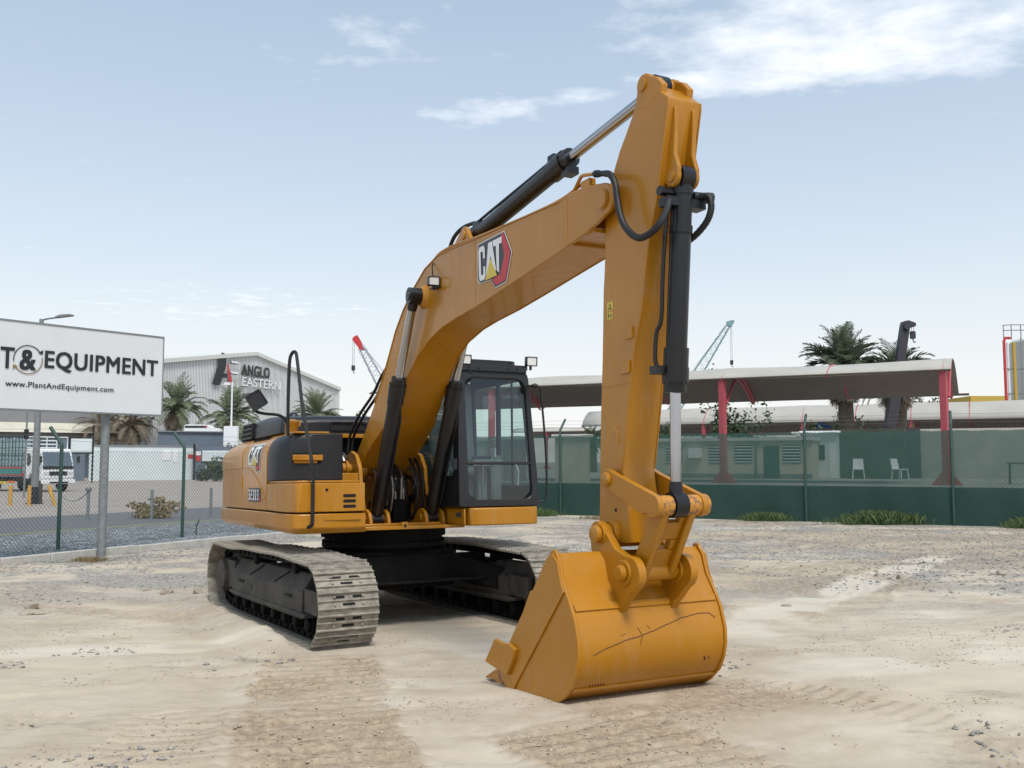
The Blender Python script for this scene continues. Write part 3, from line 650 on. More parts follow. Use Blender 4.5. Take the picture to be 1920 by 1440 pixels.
# ---- hand rail and mirror on the right side
t_ = MB(); t_.tube(smooth_path([(.30, -1.235, 2.10), (.30, -1.235, 2.55), (.30, -1.225, 2.90), (.31, -1.20, 3.0), (.36, -1.175, 3.005), (.44, -1.175, 2.90), (.75, -1.20, 2.40), (1.02, -1.215, 2.05), (1.145, -1.205, 1.80), (1.16, -1.19, 1.60), (1.16, -1.19, 1.20), (1.15, -1.20, 1.12), (1.08, -1.24, 1.09)], 6), .019, 10); t_.build('hand_rail', 'rubber', ex)
t_ = MB(); t_.tube(smooth_path([(.26, -1.22, 2.08), (.27, -1.24, 2.22), (.28, -1.32, 2.30), (.32, -1.50, 2.315), (.40, -1.60, 2.33), (.46, -1.66, 2.38), (.46, -1.66, 2.42)], 6), .017, 10)
marm = t_.build('mirror_arm', 'rubber', ex)
mr_ = MB(); rot = Euler((0, 0, R(-8))).to_matrix() @ Euler((R(33), 0, 0)).to_matrix()
for sx2, sy2, mi, dx in ((.05, .165, 0, 0),):
    pass
mr_.prism(rrect(-.09, .09, -.095, .095, .022), -.02, .02, 'x')
mr_.ringplate(rrect(-.09, .09, -.095, .095, .022), rrect(-.075, .075, -.08, .08, .018), lambda u, v, d: (.02 + d, u, v), .012)
mo = mr_.build('mirror', 'black_plastic', marm); mo.matrix_local = Matrix.Translation((.48, -1.625, 2.445)) @ rot.to_4x4()

# ---- cab
cab = MB()
def slx(z): return 1.25 - .15 * max(0, (z - 1.35) / 1.45) ** 1.4      # the front leans back towards the roof
outer = rrect(.42, 1.43, 1.268, 2.86, [.03, .03, .13, .13], 6, top=(.47, 1.37))
inner = rrect(.535, 1.335, 1.345, 2.725, [.10, .10, .13, .13], 6, top=(.55, 1.325))
cab.ringplate(outer, inner, lambda u, v, d: (slx(v) - d, u, v), .07)
def xwall(yb, yt, t, outl, inn):
    cab.ringplate(outl, inn, lambda u, v, d: (u, (yb + (yt - yb) * (v - 1.27) / 1.59) + d, v), t)
xo = rrect(-.48, 1.22, 1.268, 2.84, [.03, .03, .10, .10], 5, top=(-.44, 1.06))
xi = rrect(-.36, 1.06, 1.62, 2.70, [.06, .06, .08, .08], 5, top=(-.33, .98))
xwall(.42, .47, .05, xo, xi)
xi2 = rrect(-.36, 1.10, 1.50, 2.72, [.06, .06, .08, .08], 5, top=(-.33, .98))
xwall(1.38, 1.32, .05, xo, xi2)
ro_ = rrect(.42, 1.43, 1.268, 2.84, [.03, .03, .10, .10], 5, top=(.47, 1.37)); ri_ = rrect(.60, 1.25, 2.0, 2.72, .06, 5)
cab.ringplate(ro_, ri_, lambda u, v, d: (-.47 + d, u, v), .05)
cab.box(-.47, 1.2, .44, 1.41, 1.262, 1.30)
cab.box(.34, .40, 1.325, 1.375, 1.3, 2.75)      # B pillar on the door side
cabo = cab.build('cab', 'cab_black', ex, bevel=.010)
rf = MB(); rf.prism(rrect(-.52, 1.12, .44, 1.40, .10, 5), 2.84, 2.885, 'z'); rf.prism(rrect(-.40, 1.02, .54, 1.30, .14, 5), 2.88, 2.945, 'z'); rf.box(.98, 1.13, .50, 1.34, 2.80, 2.86)
for y in (.60, .72, 1.10, 1.22): rf.cyl((1.13, y, 2.83), (1.136, y, 2.83), .012, 8, 1)
rf.build('cab_roof', ['cab_black', 'hole'], cabo, bevel=.018)
gl_ = MB(); gl_.prism([(slx(v) , u) for u, v in inner][:0] or [(0, 0), (1, 0), (1, 1)], 0, 0) if False else None
gv = [(slx(v) - .035, u, v) for u, v in rrect(.54, 1.33, 1.35, 2.72, [.10, .10, .13, .13], 6, top=(.555, 1.32))]
def strip_glass(rows, name):
    m = MB(); n = len(rows[0]); m.add([p for r_ in rows for p in r_], [(k * n + i, k * n + i + 1, (k + 1) * n + i + 1, (k + 1) * n + i) for k in range(len(rows) - 1) for i in range(n - 1)]); return m.build(name, 'glass', cabo)
rows = []
for k in range(15):
    z = 1.345 + 1.38 * k / 14; e = 0
    for zc_, r_ in ((1.345, .10), (2.725, .13)):
        d = abs(z - zc_)
        if d < r_: e = r_ - math.sqrt(max(0, r_ * r_ - (r_ - d) ** 2))
    s_ = (z - 1.345) / 1.38; rows.append([(slx(z) - .035, .535 + .015 * s_ + e, z), (slx(z) - .035, 1.335 - .01 * s_ - e, z)])
strip_glass(rows, 'windshield')
strip_glass([[(-.36, .455, 1.62), (1.06, .455, 1.62)], [(-.33, .478, 2.70), (.98, .478, 2.70)]], 'side_window')
strip_glass([[(-.36, 1.385, 1.50), (1.10, 1.385, 1.50)], [(-.33, 1.35, 2.72), (.98, 1.35, 2.72)]], 'door_window')
strip_glass([[(-.445, .60, 2.0), (-.445, 1.25, 2.0)], [(-.445, .60, 2.72), (-.445, 1.25, 2.72)]], 'rear_window')
b_ = MB(); b_.box(1.185, 1.225, .53, 1.34, 1.735, 1.765); b_.build('windshield_bar', 'cab_black', cabo, bevel=.004)
b_ = MB(); b_.box(.72, .74, 1.34, 1.36, 1.5, 2.72); b_.build('window_bar', 'cab_black', cabo)
b_ = MB(); b_.tube([(1.20, .56, 2.80), (1.23, .60, 2.74)], .01, 6); b_.tube([(1.13, 1.42, 2.64), (1.19, 1.31, 2.645), (1.20, 1.30, 2.44)], .008, 6); b_.build('wiper', 'rubber', cabo)
# interior
s_ = MB(); s_.prism([(-.10, 1.62), (.42, 1.60), (.46, 1.68), (.40, 1.74), (-.05, 1.72)], .66, 1.16, 'y'); s_.prism([(-.16, 1.66), (.0, 1.66), (-.10, 2.36), (-.18, 2.40), (-.26, 2.36)], .66, 1.16, 'y'); s_.prism([(-.24, 2.40), (-.14, 2.40), (-.17, 2.60), (-.27, 2.60)], .78, 1.04, 'y')
s_.box(0, .3, .75, 1.05, 1.3, 1.62); s_.build('seat', 'cab_grey', cabo, bevel=.03)
s_ = MB()
for y in (.50, 1.18): s_.box(-.05, .50, y, y + .14, 1.32, 1.86)
s_.tube([(.45, .58, 1.86), (.47, .58, 2.03)], .018, 8); s_.tube([(.45, 1.24, 1.86), (.47, 1.24, 2.03)], .018, 8); s_.box(.70, .80, .86, .98, 1.3, 1.72); s_.box(.66, .94, .74, 1.10, 1.72, 1.80)
s_.tube([(.95, .84, 1.3), (.98, .84, 1.78)], .012, 6); s_.tube([(.95, .98, 1.3), (.98, .98, 1.78)], .012, 6); s_.build('console', 'cab_grey', cabo, bevel=.02)
s_ = MB(); s_.prism([(1.04, 1.50), (1.10, 1.50), (1.12, 1.66), (1.05, 1.75)], 1.22, 1.235, 'y'); s_.box(.40, .52, 1.22, 1.24, 1.84, 1.95); s_.build('interior_sticker', 'white', cabo)
pk = MB(); pk.box(-.40, -.36, .48, .62, 1.31, 2.70); pk.box(-.41, -.35, 1.22, 1.36, 1.31, 2.70); pk.box(-.41, -.36, .5, 1.33, 1.31, 2.02); pk.box(-.42, -.36, .5, 1.33, 2.66, 2.80); pk.build('rear_liner', 'cab_grey', cabo)
# work lamps on the roof
def lamp(parent, loc, rz=0, ry=0, s=.055):
    m = MB(); m.prism(rrect(-s, s, -s * .82, s * .82, .012), -.05, 0, 'x'); m.ringplate(rrect(-s, s, -s * .82, s * .82, .012), rrect(-s * .84, s * .84, -s * .66, s * .66, .008), lambda u, v, d: (0 + d, u, v), .012)
    m.box(-.045, -.015, -.01, .01, -s * 1.5, -s * .8)
    o = m.build('work_lamp', 'black_plastic', parent); o.matrix_local = Matrix.Translation(loc) @ Euler((0, ry, rz)).to_matrix().to_4x4()
    g = MB(); g.prism(rrect(-s * .84, s * .84, -s * .66, s * .66, .008), 0.001, .006, 'x'); g.build('lamp_lens', 'lamp_glass', o); return o
lamp(cabo, (1.15, 1.40, 2.935), R(-5), R(5), .068); lamp(cabo, (1.13, .56, 2.92), R(-5), R(5), .068)
t_ = MB(); t_.tube(smooth_path([(1.14, 1.30, 2.64), (1.25, 1.43, 2.635), (1.25, 1.465, 2.5), (1.26, 1.505, 1.95), (1.26, 1.515, 1.50), (1.25, 1.50, 1.34), (1.22, 1.42, 1.305)], 6), .013, 8); t_.lathe((1.235, 1.36, 2.64), (1.235, 1.44, 2.64), [(0, .02), (.03, .032), (.06, .02)], 10); t_.build('cab_hand_rail', 'rubber', cabo)
h_ = MB()
for z in (2.32, 1.68): h_.cyl((1.17, .405, z), (1.17, .405, z + .12), .028, 10); h_.box(1.12, 1.18, .40, .45, z + .02, z + .09)
h_.build('hinge', 'cab_black', cabo)
pf = MB(); pf.prism([(-1.9, .50), (1.02, .50), (1.27, .54), (1.30, .60), (1.30, 1.33), (1.26, 1.385), (1.18, 1.40), (-1.9, 1.40)], 1.065, 1.258, 'z')
pfo = pf.build('cab_platform', 'yellow', ex, bevel=.014)
pf2 = MB(); pf2.box(.78, 1.24, .475, .499, 1.08, 1.25); pf2.build('platform_bracket', 'yellow', pfo, bevel=.004)
pf3 = MB(); pf3.prism(rrect(.37, .43, 1.165, 1.215, .01), 1.262, 1.268, 'x'); pf3.build('platform_hole', 'hole', pfo)
lb = MB(); lb.box(-2.6, -.52, .46, 1.35, 1.26, 2.12); lb.build('left_side_body', 'yellow', ex, bevel=.03)

# ---- boom: stations of (top, bottom, half width)
ST = [((-.09, 1.80), (-.06, 1.63), .33), ((-.02, 1.90), (.10, 1.66), .33), ((.236, 2.115), (.30, 1.885), .325), ((.545, 2.445), (.60, 2.045), .31), ((.75, 2.70), (.87, 2.185), .29),
      ((.87, 2.93), (1.20, 2.49), .262), ((1.03, 3.20), (1.42, 2.69), .24), ((1.22, 3.40), (1.65, 2.858), .225), ((1.48, 3.575), (1.94, 2.99), .22), ((1.829, 3.738), (2.28, 3.07), .22), ((2.151, 3.805), (2.60, 3.108), .22),
      ((2.50, 3.803), (3.07, 3.145), .22), ((2.97, 3.777), (3.56, 3.20), .22), ((3.673, 3.75), (4.10, 3.265), .22), ((4.549, 3.712), (4.55, 3.318), .22), ((4.70, 3.71), (4.70, 3.34), .22)]
bm_ = MB(); vs = []; fs = []
for (t, b, h) in ST: vs += [(t[0], -h, t[1]), (t[0], h, t[1]), (b[0], h, b[1]), (b[0], -h, b[1])]
n = len(ST)
for k in range(n - 1):
    for j in range(4): fs.append((k * 4 + j, k * 4 + (j + 1) % 4, (k + 1) * 4 + (j + 1) % 4, (k + 1) * 4 + j))
fs += [(0, 3, 2, 1), tuple(range((n - 1) * 4, n * 4))]
bm_.add(vs, fs)
for s2 in (-1, 1):           # thick fork plates at the tip and rims along the side plates
    y0, y1 = (s2 * .195, s2 * .226)
    bm_.prism([(4.58, 3.71), (4.76, 3.737), (4.98, 3.724)] + arc(5.20, 3.555, .125, 78, -50, 7) + [(5.12, 3.41), (4.96, 3.37), (4.76, 3.343), (4.58, 3.32)], min(y0, y1), max(y0, y1), 'y')
    bm_.cyl((0.02, s2 * .25, 1.71), (0.02, s2 * .345, 1.71), .13, 24)
bm_.box(4.60, 4.98, -.2, .2, 3.66, 3.70); bm_.box(4.60, 5.03, -.2, .2, 3.365, 3.40)
boom = bm_.build('boom', 'yellow', ex, bevel=.007)
e_ = MB()                    # edge beads and weld seams
for s2 in (-1, 1):
    e_.tube([(t[0], s2 * (h + .002), t[1] + .004) for t, b, h in ST[3:]], .008, 6); e_.tube([(b[0], s2 * (h + .002), b[1] - .002) for t, b, h in ST[5:]], .007, 6)
    e_.box(3.035, 3.041, s2 * .2205 - .0022, s2 * .2205 + .0022, 3.15, 3.77); e_.box(4.655, 4.70, s2 * .226 - .003, s2 * .226 + .003, 3.34, 3.70)
e_.build('weld_seam', 'yellow', boom)
p_ = MB(); p_.cyl((5.20, -.245, 3.56), (5.20, .245, 3.56), .062, 24); p_.lathe((5.2, -.226, 3.56), (5.2, -.25, 3.56), [(0, .075), (.01, .075), (.012, .066), (.022, .066)], 24); p_.build('boom_tip_pin', 'yellow', boom)
p_ = MB(); p_.cyl((1.807, -.35, 3.453), (1.807, .35, 3.453), .052, 20); p_.lathe((1.807, -.22, 3.453), (1.807, -.27, 3.453), [(0, .13), (.03, .11), (.05, .09)], 24); p_.lathe((1.807, .22, 3.453), (1.807, .27, 3.453), [(0, .13), (.03, .11), (.05, .09)], 24); p_.build('cylinder_pin', 'yellow', boom)
br = MB()
for s2 in (-1, 1): br.prism([(2.28, 3.79), (2.40, 3.90)] + arc(2.60, 3.925, .085, 130, 10, 5) + [(2.80, 3.80)], s2 * .115 - .02, s2 * .115 + .02, 'y')
br.cyl((2.60, -.15, 3.925), (2.60, .15, 3.925), .045); br.build('stick_cylinder_bracket', 'yellow', boom, bevel=.005)
l_ = lamp(boom, (2.215, -.285, 3.535), R(-8), R(2), .058)
t_ = MB(); t_.tube(smooth_path([(2.19, -.285, 3.59), (2.12, -.26, 3.66), (2.06, -.235, 3.735), (2.02, -.18, 3.80)], 5), .007, 6); t_.box(2.12, 2.26, -.29, -.222, 3.468, 3.476); t_.build('lamp_cable', 'rubber', boom)
# logo on both boom sides
def boom_logo(s2):
    y = lambda d: s2 * (.2235 + d)
    P = [(3.112, 3.699), (3.631, 3.700), (3.766, 3.491), (3.662, 3.257), (3.457, 3.243), (3.375, 3.330), (3.150, 3.338), (3.105, 3.38)]
    if s2 > 0: cxm = 3.43; P = [(2 * cxm - a, b) for a, b in P]
    f = (lambda a: a) if s2 < 0 else (lambda a: 2 * 3.43 - a)
    m = MB()
    def pl(poly, d, mi): m.prism(poly, min(y(d - .0012), y(d)), max(y(d - .0012), y(d)), 'y', mi)
    c = Vector((3.43, 3.475)); grow = [((a - c.x) * 1.035 + c.x, (b - c.y) * 1.035 + c.y) for a, b in P]
    pl(grow, .002, 1); pl(P, .004, 0)
    pl([(f(a), b) for a, b in [(3.575, 3.695), (3.628, 3.692), (3.755, 3.490), (3.655, 3.268), (3.468, 3.258), (3.405, 3.325), (3.56, 3.345), (3.64, 3.49)]], .006, 2)
    # letters C A T drawn as condensed blocks
    def q(u, v): a = 3.128 + .015 * (1 - v) + u * .465; return (f(a), 3.352 + v * .315 + .0 * u)
    def blk(pts): pl([q(*p) for p in pts], .009, 1)
    blk([(.0, .10), (.0, .90), (.05, 1.0), (.23, 1.0), (.28, .90), (.28, .62), (.20, .62), (.20, .84), (.09, .84), (.09, .16), (.20, .16), (.20, .38), (.28, .38), (.28, .10), (.23, 0), (.05, 0)])
    blk([(.30, .12), (.44, 1.0), (.60, 1.0), (.74, .12), (.64, .12), (.52, .62), (.40, .12)])
    blk([(.62, 1.0), (1.0, 1.0), (1.0, .82), (.89, .82), (.86, .02), (.77, .10), (.76, .82), (.66, .82)])
    pl([q(*p) for p in [(.26, -.04), (.52, .52), (.78, -.04)]], .011, 3)
    return m.build('boom_logo', ['logo_black', 'white', 'red', 'logo_yellow'], boom, smooth=0)
boom_logo(-1); boom_logo(1)
# steel pipes along the boom top and hoses off the tip
for y in (-.17, -.09, .10, .18):
    t_ = MB(); t_.tube(smooth_path([(.95, y, 3.10), (1.35, y, 3.53), (1.9, y, 3.80), (2.3, y, 3.86 if abs(y) > .15 else 3.87), (3.2, y, 3.80), (4.4, y, 3.75), (4.85, y, 3.79)], 6), .013, 8); t_.build('boom_pipe', 'yellow', boom)
t_ = MB(); t_.tube(smooth_path([(2.02, -.06, 3.84), (2.15, -.05, 3.99), (2.27, -.04, 4.05), (2.42, -.03, 4.07), (2.60, -.02, 4.06)], 6), .020, 8); t_.tube(smooth_path([(2.02, .05, 3.84), (2.17, .05, 3.96), (2.29, .05, 4.02), (2.45, .04, 4.04)], 6), .018, 8); t_.build('boom_top_hose', 'rubber', boom)
t_ = MB(); t_.tube(smooth_path([(4.76, -.20, 3.745), (4.84, -.205, 3.80), (4.90, -.21, 3.825), (5.02, -.215, 3.80), (5.12, -.22, 3.78)], 5), .014, 8); t_.box(4.90, 5.02, -.225, -.17, 3.715, 3.775); t_.build('tip_pipe', 'yellow', boom)
t_ = MB(); t_.lathe((5.08, -.22, 3.785), (5.26, -.23, 3.735), [(0, .02), (.02, .028), (.07, .028), (.08, .022), (.19, .022)], 10)
hp_ = smooth_path([(5.24, -.23, 3.74), (5.33, -.245, 3.70), (5.395, -.25, 3.61), (5.42, -.25, 3.48), (5.465, -.25, 3.34), (5.55, -.25, 3.235), (5.66, -.25, 3.165), (5.775, -.245, 3.165), (5.845, -.22, 3.21), (5.86, -.17, 3.30), (5.85, -.13, 3.39)], 10)
t_.tube(hp_, [.023 + .0022 * (k % 2) for k in range(len(hp_))], 10); t_.build('bucket_hose', 'rubber', boom)
t_ = MB(); hp_ = smooth_path([(5.83, .12, 3.445), (5.90, .16, 3.44), (5.92, .165, 3.36), (5.89, .15, 3.27), (5.80, .12, 3.19), (5.70, .08, 3.14)], 8); t_.tube(hp_, [.022 + .002 * (k % 2) for k in range(len(hp_))], 10); t_.build('bucket_hose', 'rubber', boom)
for y, dx in ((-.24, 0), (-.19, .03)):      # hoses from the frame up to the boom
    t_ = MB(); t_.tube(smooth_path([(.80 + dx, y, 2.86), (.62 + dx, y - .02, 2.74), (.38 + dx, y - .04, 2.55), (.05 + dx, y - .08, 2.35), (-.18, y - .12, 2.12), (-.22, y - .14, 1.9)], 6), .017, 8); t_.build('boom_hose', 'rubber', boom)

# ---- stick
SK = [(5.534, 4.245), (5.463, 4.114), (5.372, 4.001), (5.294, 3.912), (5.240, 3.83), (5.16, 3.70), (5.085, 3.56), (5.085, 3.40), (5.057, 3.067), (5.037, 2.919), (5.003, 2.398), (4.967, 2.010), (4.924, 1.312), (4.917, 1.254), (4.95, 1.16), (5.03, 1.105), (5.092, 1.095), (5.33, 1.108),
      (5.24, 1.62), (5.30, 1.90), (5.364, 2.210), (5.426, 2.472), (5.477, 2.603), (5.513, 2.709), (5.591, 3.066), (5.635, 3.216), (5.69, 3.358), (5.745, 3.503), (5.804, 3.748), (5.877, 4.041), (5.879, 4.092), (5.72, 4.235), (5.63, 4.25)]
sk_ = MB(); sk_.prism(SK, -.135, .135, 'y')
sk_.cyl((5.595, -.137, 4.285), (5.595, -.06, 4.285), .075); sk_.cyl((5.595, .06, 4.285), (5.595, .137, 4.285), .075)
for s2 in (-1, 1):
    sk_.prism([(5.50, 4.17)] + arc(5.605, 4.275, .085, 195, 35, 8) + [(5.75, 4.285), (5.815, 4.215), (5.80, 4.15), (5.6, 4.10)], s2 * .110 - .026, s2 * .110 + .026, 'y')
    # ears that hold the bucket cylinder
    ea = MB.prism(sk_, [(5.865, 4.035), (5.895, 4.03), (5.885, 3.88), (5.868, 3.72), (5.905, 3.61)] + arc(5.830, 3.565, .075, 20, -150, 7) + [(5.70, 3.56), (5.76, 3.66), (5.85, 4.0)], s2 * .075 - .017, s2 * .075 + .017, 'y')
sk_.cyl((5.092, -.172, 1.165), (5.092, .172, 1.165), .098)
stick = sk_.build('stick', 'yellow', ex, bevel=.008)
p_ = MB()
p_.lathe((5.595, -.138, 4.285), (5.595, -.16, 4.285), [(0, .048), (.008, .048), (.010, .044), (.012, .044)], 24); p_.lathe((5.83, -.09, 3.563), (5.83, -.12, 3.563), [(0, .036), (.012, .036)], 20); p_.cyl((5.83, -.1, 3.563), (5.83, .1, 3.563), .035)
p_.cyl((5.595, -.13, 4.285), (5.595, .13, 4.285), .045); p_.build('stick_pin', 'yellow', stick)
e_ = MB()
for z0, z1, x0, x1 in ((2.526, 2.61, 5.325, 5.405), (2.285, 2.375, 5.262, 5.36)): e_.box(x0, x1, -.150, -.134, z0, z1)
e_.box(5.02, 5.36, -.1385, -.134, 2.212, 2.222); e_.tube([(5.155, -.138, 1.92), (5.19, -.138, 1.86), (5.20, -.138, 1.80)], .006, 6)
for sy in (-1, 1): e_.tube([(a, sy * .137, b) for a, b in SK[18:31]], .007, 6)
e_.build('stick_boss', 'yellow', stick, bevel=.004)
hl = MB(); hl.cyl((5.14, -.1365, 1.33), (5.14, -.134, 1.33), .014, 10); hl.build('grease_hole', 'hole', stick)
w_ = MB(); w_.prism(rrect(5.083, 5.158, 2.70, 2.755, .008), -.1375, -.1365, 'y'); w_.prism(rrect(5.087, 5.162, 2.765, 2.828, .008), -.1375, -.1365, 'y')
w_.prism([(5.10, 2.775), (5.148, 2.773), (5.124, 2.818)], -.1387, -.1381, 'y', 1); w_.prism([(5.113, 2.782), (5.136, 2.781), (5.124, 2.803)], -.1397, -.1391, 'y', 0)
w_.box(5.098, 5.106, -.1387, -.1381, 2.708, 2.748, 1); w_.box(5.134, 5.142, -.1387, -.1381, 2.707, 2.747, 1); w_.box(5.106, 5.134, -.1387, -.1381, 2.725, 2.731, 1)
w_.build('warning_sticker', ['logo_yellow', 'logo_black'], stick, smooth=0)

# ---- hydraulic cylinders
def hyd(name, p0, pg, p1, rb, rg, rr_, lug=.09, ew=.07):
    """p0 barrel eye, pg gland end, p1 rod eye"""
    p0, pg, p1 = map(Vector, (p0, pg, p1)); L = (pg - p0).length; m = MB()
    m.lathe(p0, pg, [(.0, rb * .9), (.10, rb), (L - .30, rb), (L - .30, rg * .94), (L - .17, rg * .94), (L - .17, rg), (L - .07, rg), (L - .07, rg * .88), (L, rg * .84)], 28)
    m.cyl(p0 + Vector((0, -ew, 0)), p0 + Vector((0, ew, 0)), lug, 22)
    for k in range(10):
        a = 2 * math.pi * k / 10; d = (pg - p0).normalized(); u = d.cross(Vector((0, 1, 0))).normalized(); w = Vector((0, 1, 0))
        c = pg + (u * math.cos(a) + w * math.sin(a)) * rg * .86 - d * .07; m.cyl(c, c + d * .015, .009, 6)
    b = m.build(name, 'black_paint', ex, bevel=0)
    r = MB(); r.cyl(pg - (pg - p0).normalized() * .05, p1, rr_, 24); r.build('cylinder_rod', 'chrome', b)
    y = MB(); d = (p1 - pg).normalized(); y.cyl(p1 + Vector((0, -ew, 0)), p1 + Vector((0, ew, 0)), lug, 24); y.lathe(p1 - d * (lug + .07), p1, [(0, rr_ * 1.12), (.04, rr_ * 1.25), (.1, rr_ * 1.3)], 20)
    y.lathe(p1 + Vector((0, -ew, 0)), p1 + Vector((0, -ew - .03, 0)), [(0, lug * .62), (.012, lug * .6), (.014, lug * .4)], 16); y.build('rod_eye', 'black_paint', b)
    return b
for s2 in (-1, 1):
    c = hyd('boom_cylinder', (.64, s2 * .33, 1.15), (1.368, s2 * .33, 2.647), (1.807, s2 * .33, 3.453), .076, .094, .043, .085, .065)
    t_ = MB(); t_.tube([(.73, s2 * .33 + .085, 1.30), (1.18, s2 * .33 + .09, 2.22), (1.22, s2 * .33 + .07, 2.33)], .013, 8); t_.box(.66, .74, s2 * .33 - .06, s2 * .33 + .11, 1.30, 1.40); t_.build('cylinder_pipe', 'black_paint', c)
c = hyd('stick_cylinder', (2.60, 0, 3.925), (4.40, 0, 4.160), (5.595, 0, 4.285), .078, .098, .044, .085, .055)
t_ = MB(); t_.tube(smooth_path([(2.72, -.03, 4.04), (2.9, -.02, 4.075), (4.0, 0, 4.215), (4.2, 0, 4.25)], 5), .014, 8); t_.box(4.30, 4.42, -.04, .06, 4.02, 4.08); t_.box(4.10, 4.2, -.05, .05, 4.2, 4.25); t_.box(2.62, 2.76, -.05, .05, 3.99, 4.05); t_.build('cylinder_pipe', 'black_paint', c)
c = hyd('bucket_cylinder', (5.832, 0, 3.563), (5.680, 0, 2.125), (5.660, 0, 1.372), .072, .090, .037, .085, .052)
t_ = MB(); t_.tube(smooth_path([(5.80, -.085, 3.40), (5.79, -.11, 3.30), (5.74, -.115, 2.95), (5.70, -.11, 2.62), (5.66, -.125, 2.52), (5.64, -.125, 2.34), (5.66, -.10, 2.28)], 6), .014, 8)
t_.box(5.76, 5.86, -.15, .17, 3.36, 3.42); t_.lathe((5.82, .09, 3.45), (5.84, .22, 3.45), [(0, .035), (.1, .035), (.11, .04), (.15, .04)], 12); t_.lathe((5.81, -.05, 3.46), (5.81, -.18, 3.46), [(0, .03), (.1, .03), (.11, .034), (.13, .034)], 12)
t_.lathe((5.825, 0, 3.50), (5.70, 0, 2.3), [(.02, .074), (.02, .078), (.05, .078), (.05, .074)], 24); t_.lathe((5.80, 0, 3.24), (5.70, 0, 2.3), [(0, .074), (0, .079), (.05, .079), (.05, .074)], 24)
t_.box(5.62, 5.70, -.16, -.04, 2.245, 2.30)
t_.build('cylinder_pipe', 'black_paint', c)

# ---- linkage
lk = MB()
for s2 in (-1, 1):
    y0 = s2 * .185; prof = arc(5.142, 1.547, .075, 60, 235, 8) + [(5.20, 1.455), (5.55, 1.312)] + arc(5.672, 1.369, .078, 215, 420, 8)[0:9] + [(5.25, 1.585)]
    lk.prism(prof, y0 - .022, y0 + .022, 'y'); lk.cyl((5.142, y0 - .04, 1.547), (5.142, y0 + .04, 1.547), .052)
    lk.lathe((5.142, y0 + s2 * .02, 1.547), (5.142, y0 + s2 * .06, 1.547), [(0, .045), (.025, .045), (.027, .038)], 18)
lk.build('stick_link', 'yellow', ex, bevel=.006)
wr = MB(); wr.lathe((5.665, -.205, 1.369), (5.665, -.06, 1.369), [(0, .075), (.03, .075), (.03, .068), (.145, .068)], 26); wr.lathe((5.665, .06, 1.369), (5.665, .235, 1.369), [(0, .070), (.12, .070), (.12, .08), (.175, .072)], 26)
wr.build('link_pin_boss', 'yellow_worn', ex)
pw = MB()      # cast power link: two side bars joined by webs, with a window in the middle
A_, B_ = Vector((5.665, 0, 1.369)), Vector((5.375, 0, .918))
d = (B_ - A_).normalized(); nrm = Vector((-d.z, 0, d.x))
for s2 in (-1, 1):
    c0 = s2 * .112
    P = [A_ + nrm * .062 + d * .02, A_ - nrm * .06 + d * .02, B_ - nrm * .075 - d * .02, B_ + nrm * .075 - d * .02]
    pw.prism([(p.x, p.z) for p in P], c0 - .028, c0 + .028, 'y')
    ctr = A_ + d * .12 - nrm * .01
RM = Matrix((d, (0, 1, 0), nrm)).transposed()
for (d0, d1, y0, y1) in ((.12, .26, -.09, .09), (.34, .50, -.09, .09), (.26, .34, -.09, -.032), (.26, .34, .032, .09), (.07, .13, -.09, -.045), (.07, .13, .045, .09)):
    pw.obox(A_ + d * ((d0 + d1) / 2) + Vector((0, (y0 + y1) / 2, 0)) + nrm * .004, (d1 - d0, y1 - y0, .055), RM)
pw.cyl(B_ + Vector((0, -.175, 0)), B_ + Vector((0, .175, 0)), .068, 26)
pw.build('power_link', 'yellow', ex, bevel=.012)

# ---- bucket
BK = [(5.089, 1.059), (5.150, 1.000), (5.191, .869), (5.262, .767), (5.335, .643), (5.377, .50), (5.380, .40), (5.352, .300), (5.300, .210), (5.20, .125), (5.086, .062), (4.991, .036), (4.826, .034), (4.556, .048)]
TD = -.012
BK = [(a, b + TD) for a, b in BK]
bk = MB()
inn = []
for k, (x, z) in enumerate(BK):
    a = Vector(BK[max(k - 1, 0)]); b = Vector(BK[min(k + 1, len(BK) - 1)]); t = (b - a).normalized(); nn = Vector((t.y, -t.x)); inn.append((x + nn.x * .022, z + nn.y * .022))
cxm, czm = 4.95, .5
if (Vector(inn[5]) - Vector((cxm, czm))).length > (Vector(BK[5]) - Vector((cxm, czm))).length: inn = [(2 * a[0] - b[0], 2 * a[1] - b[1]) for a, b in zip(BK, inn)]
bk.prism(BK + inn[::-1], -.60, .60, 'y')
bucket = bk.build('bucket', 'yellow_bucket', ex, bevel=.004, smooth=50)
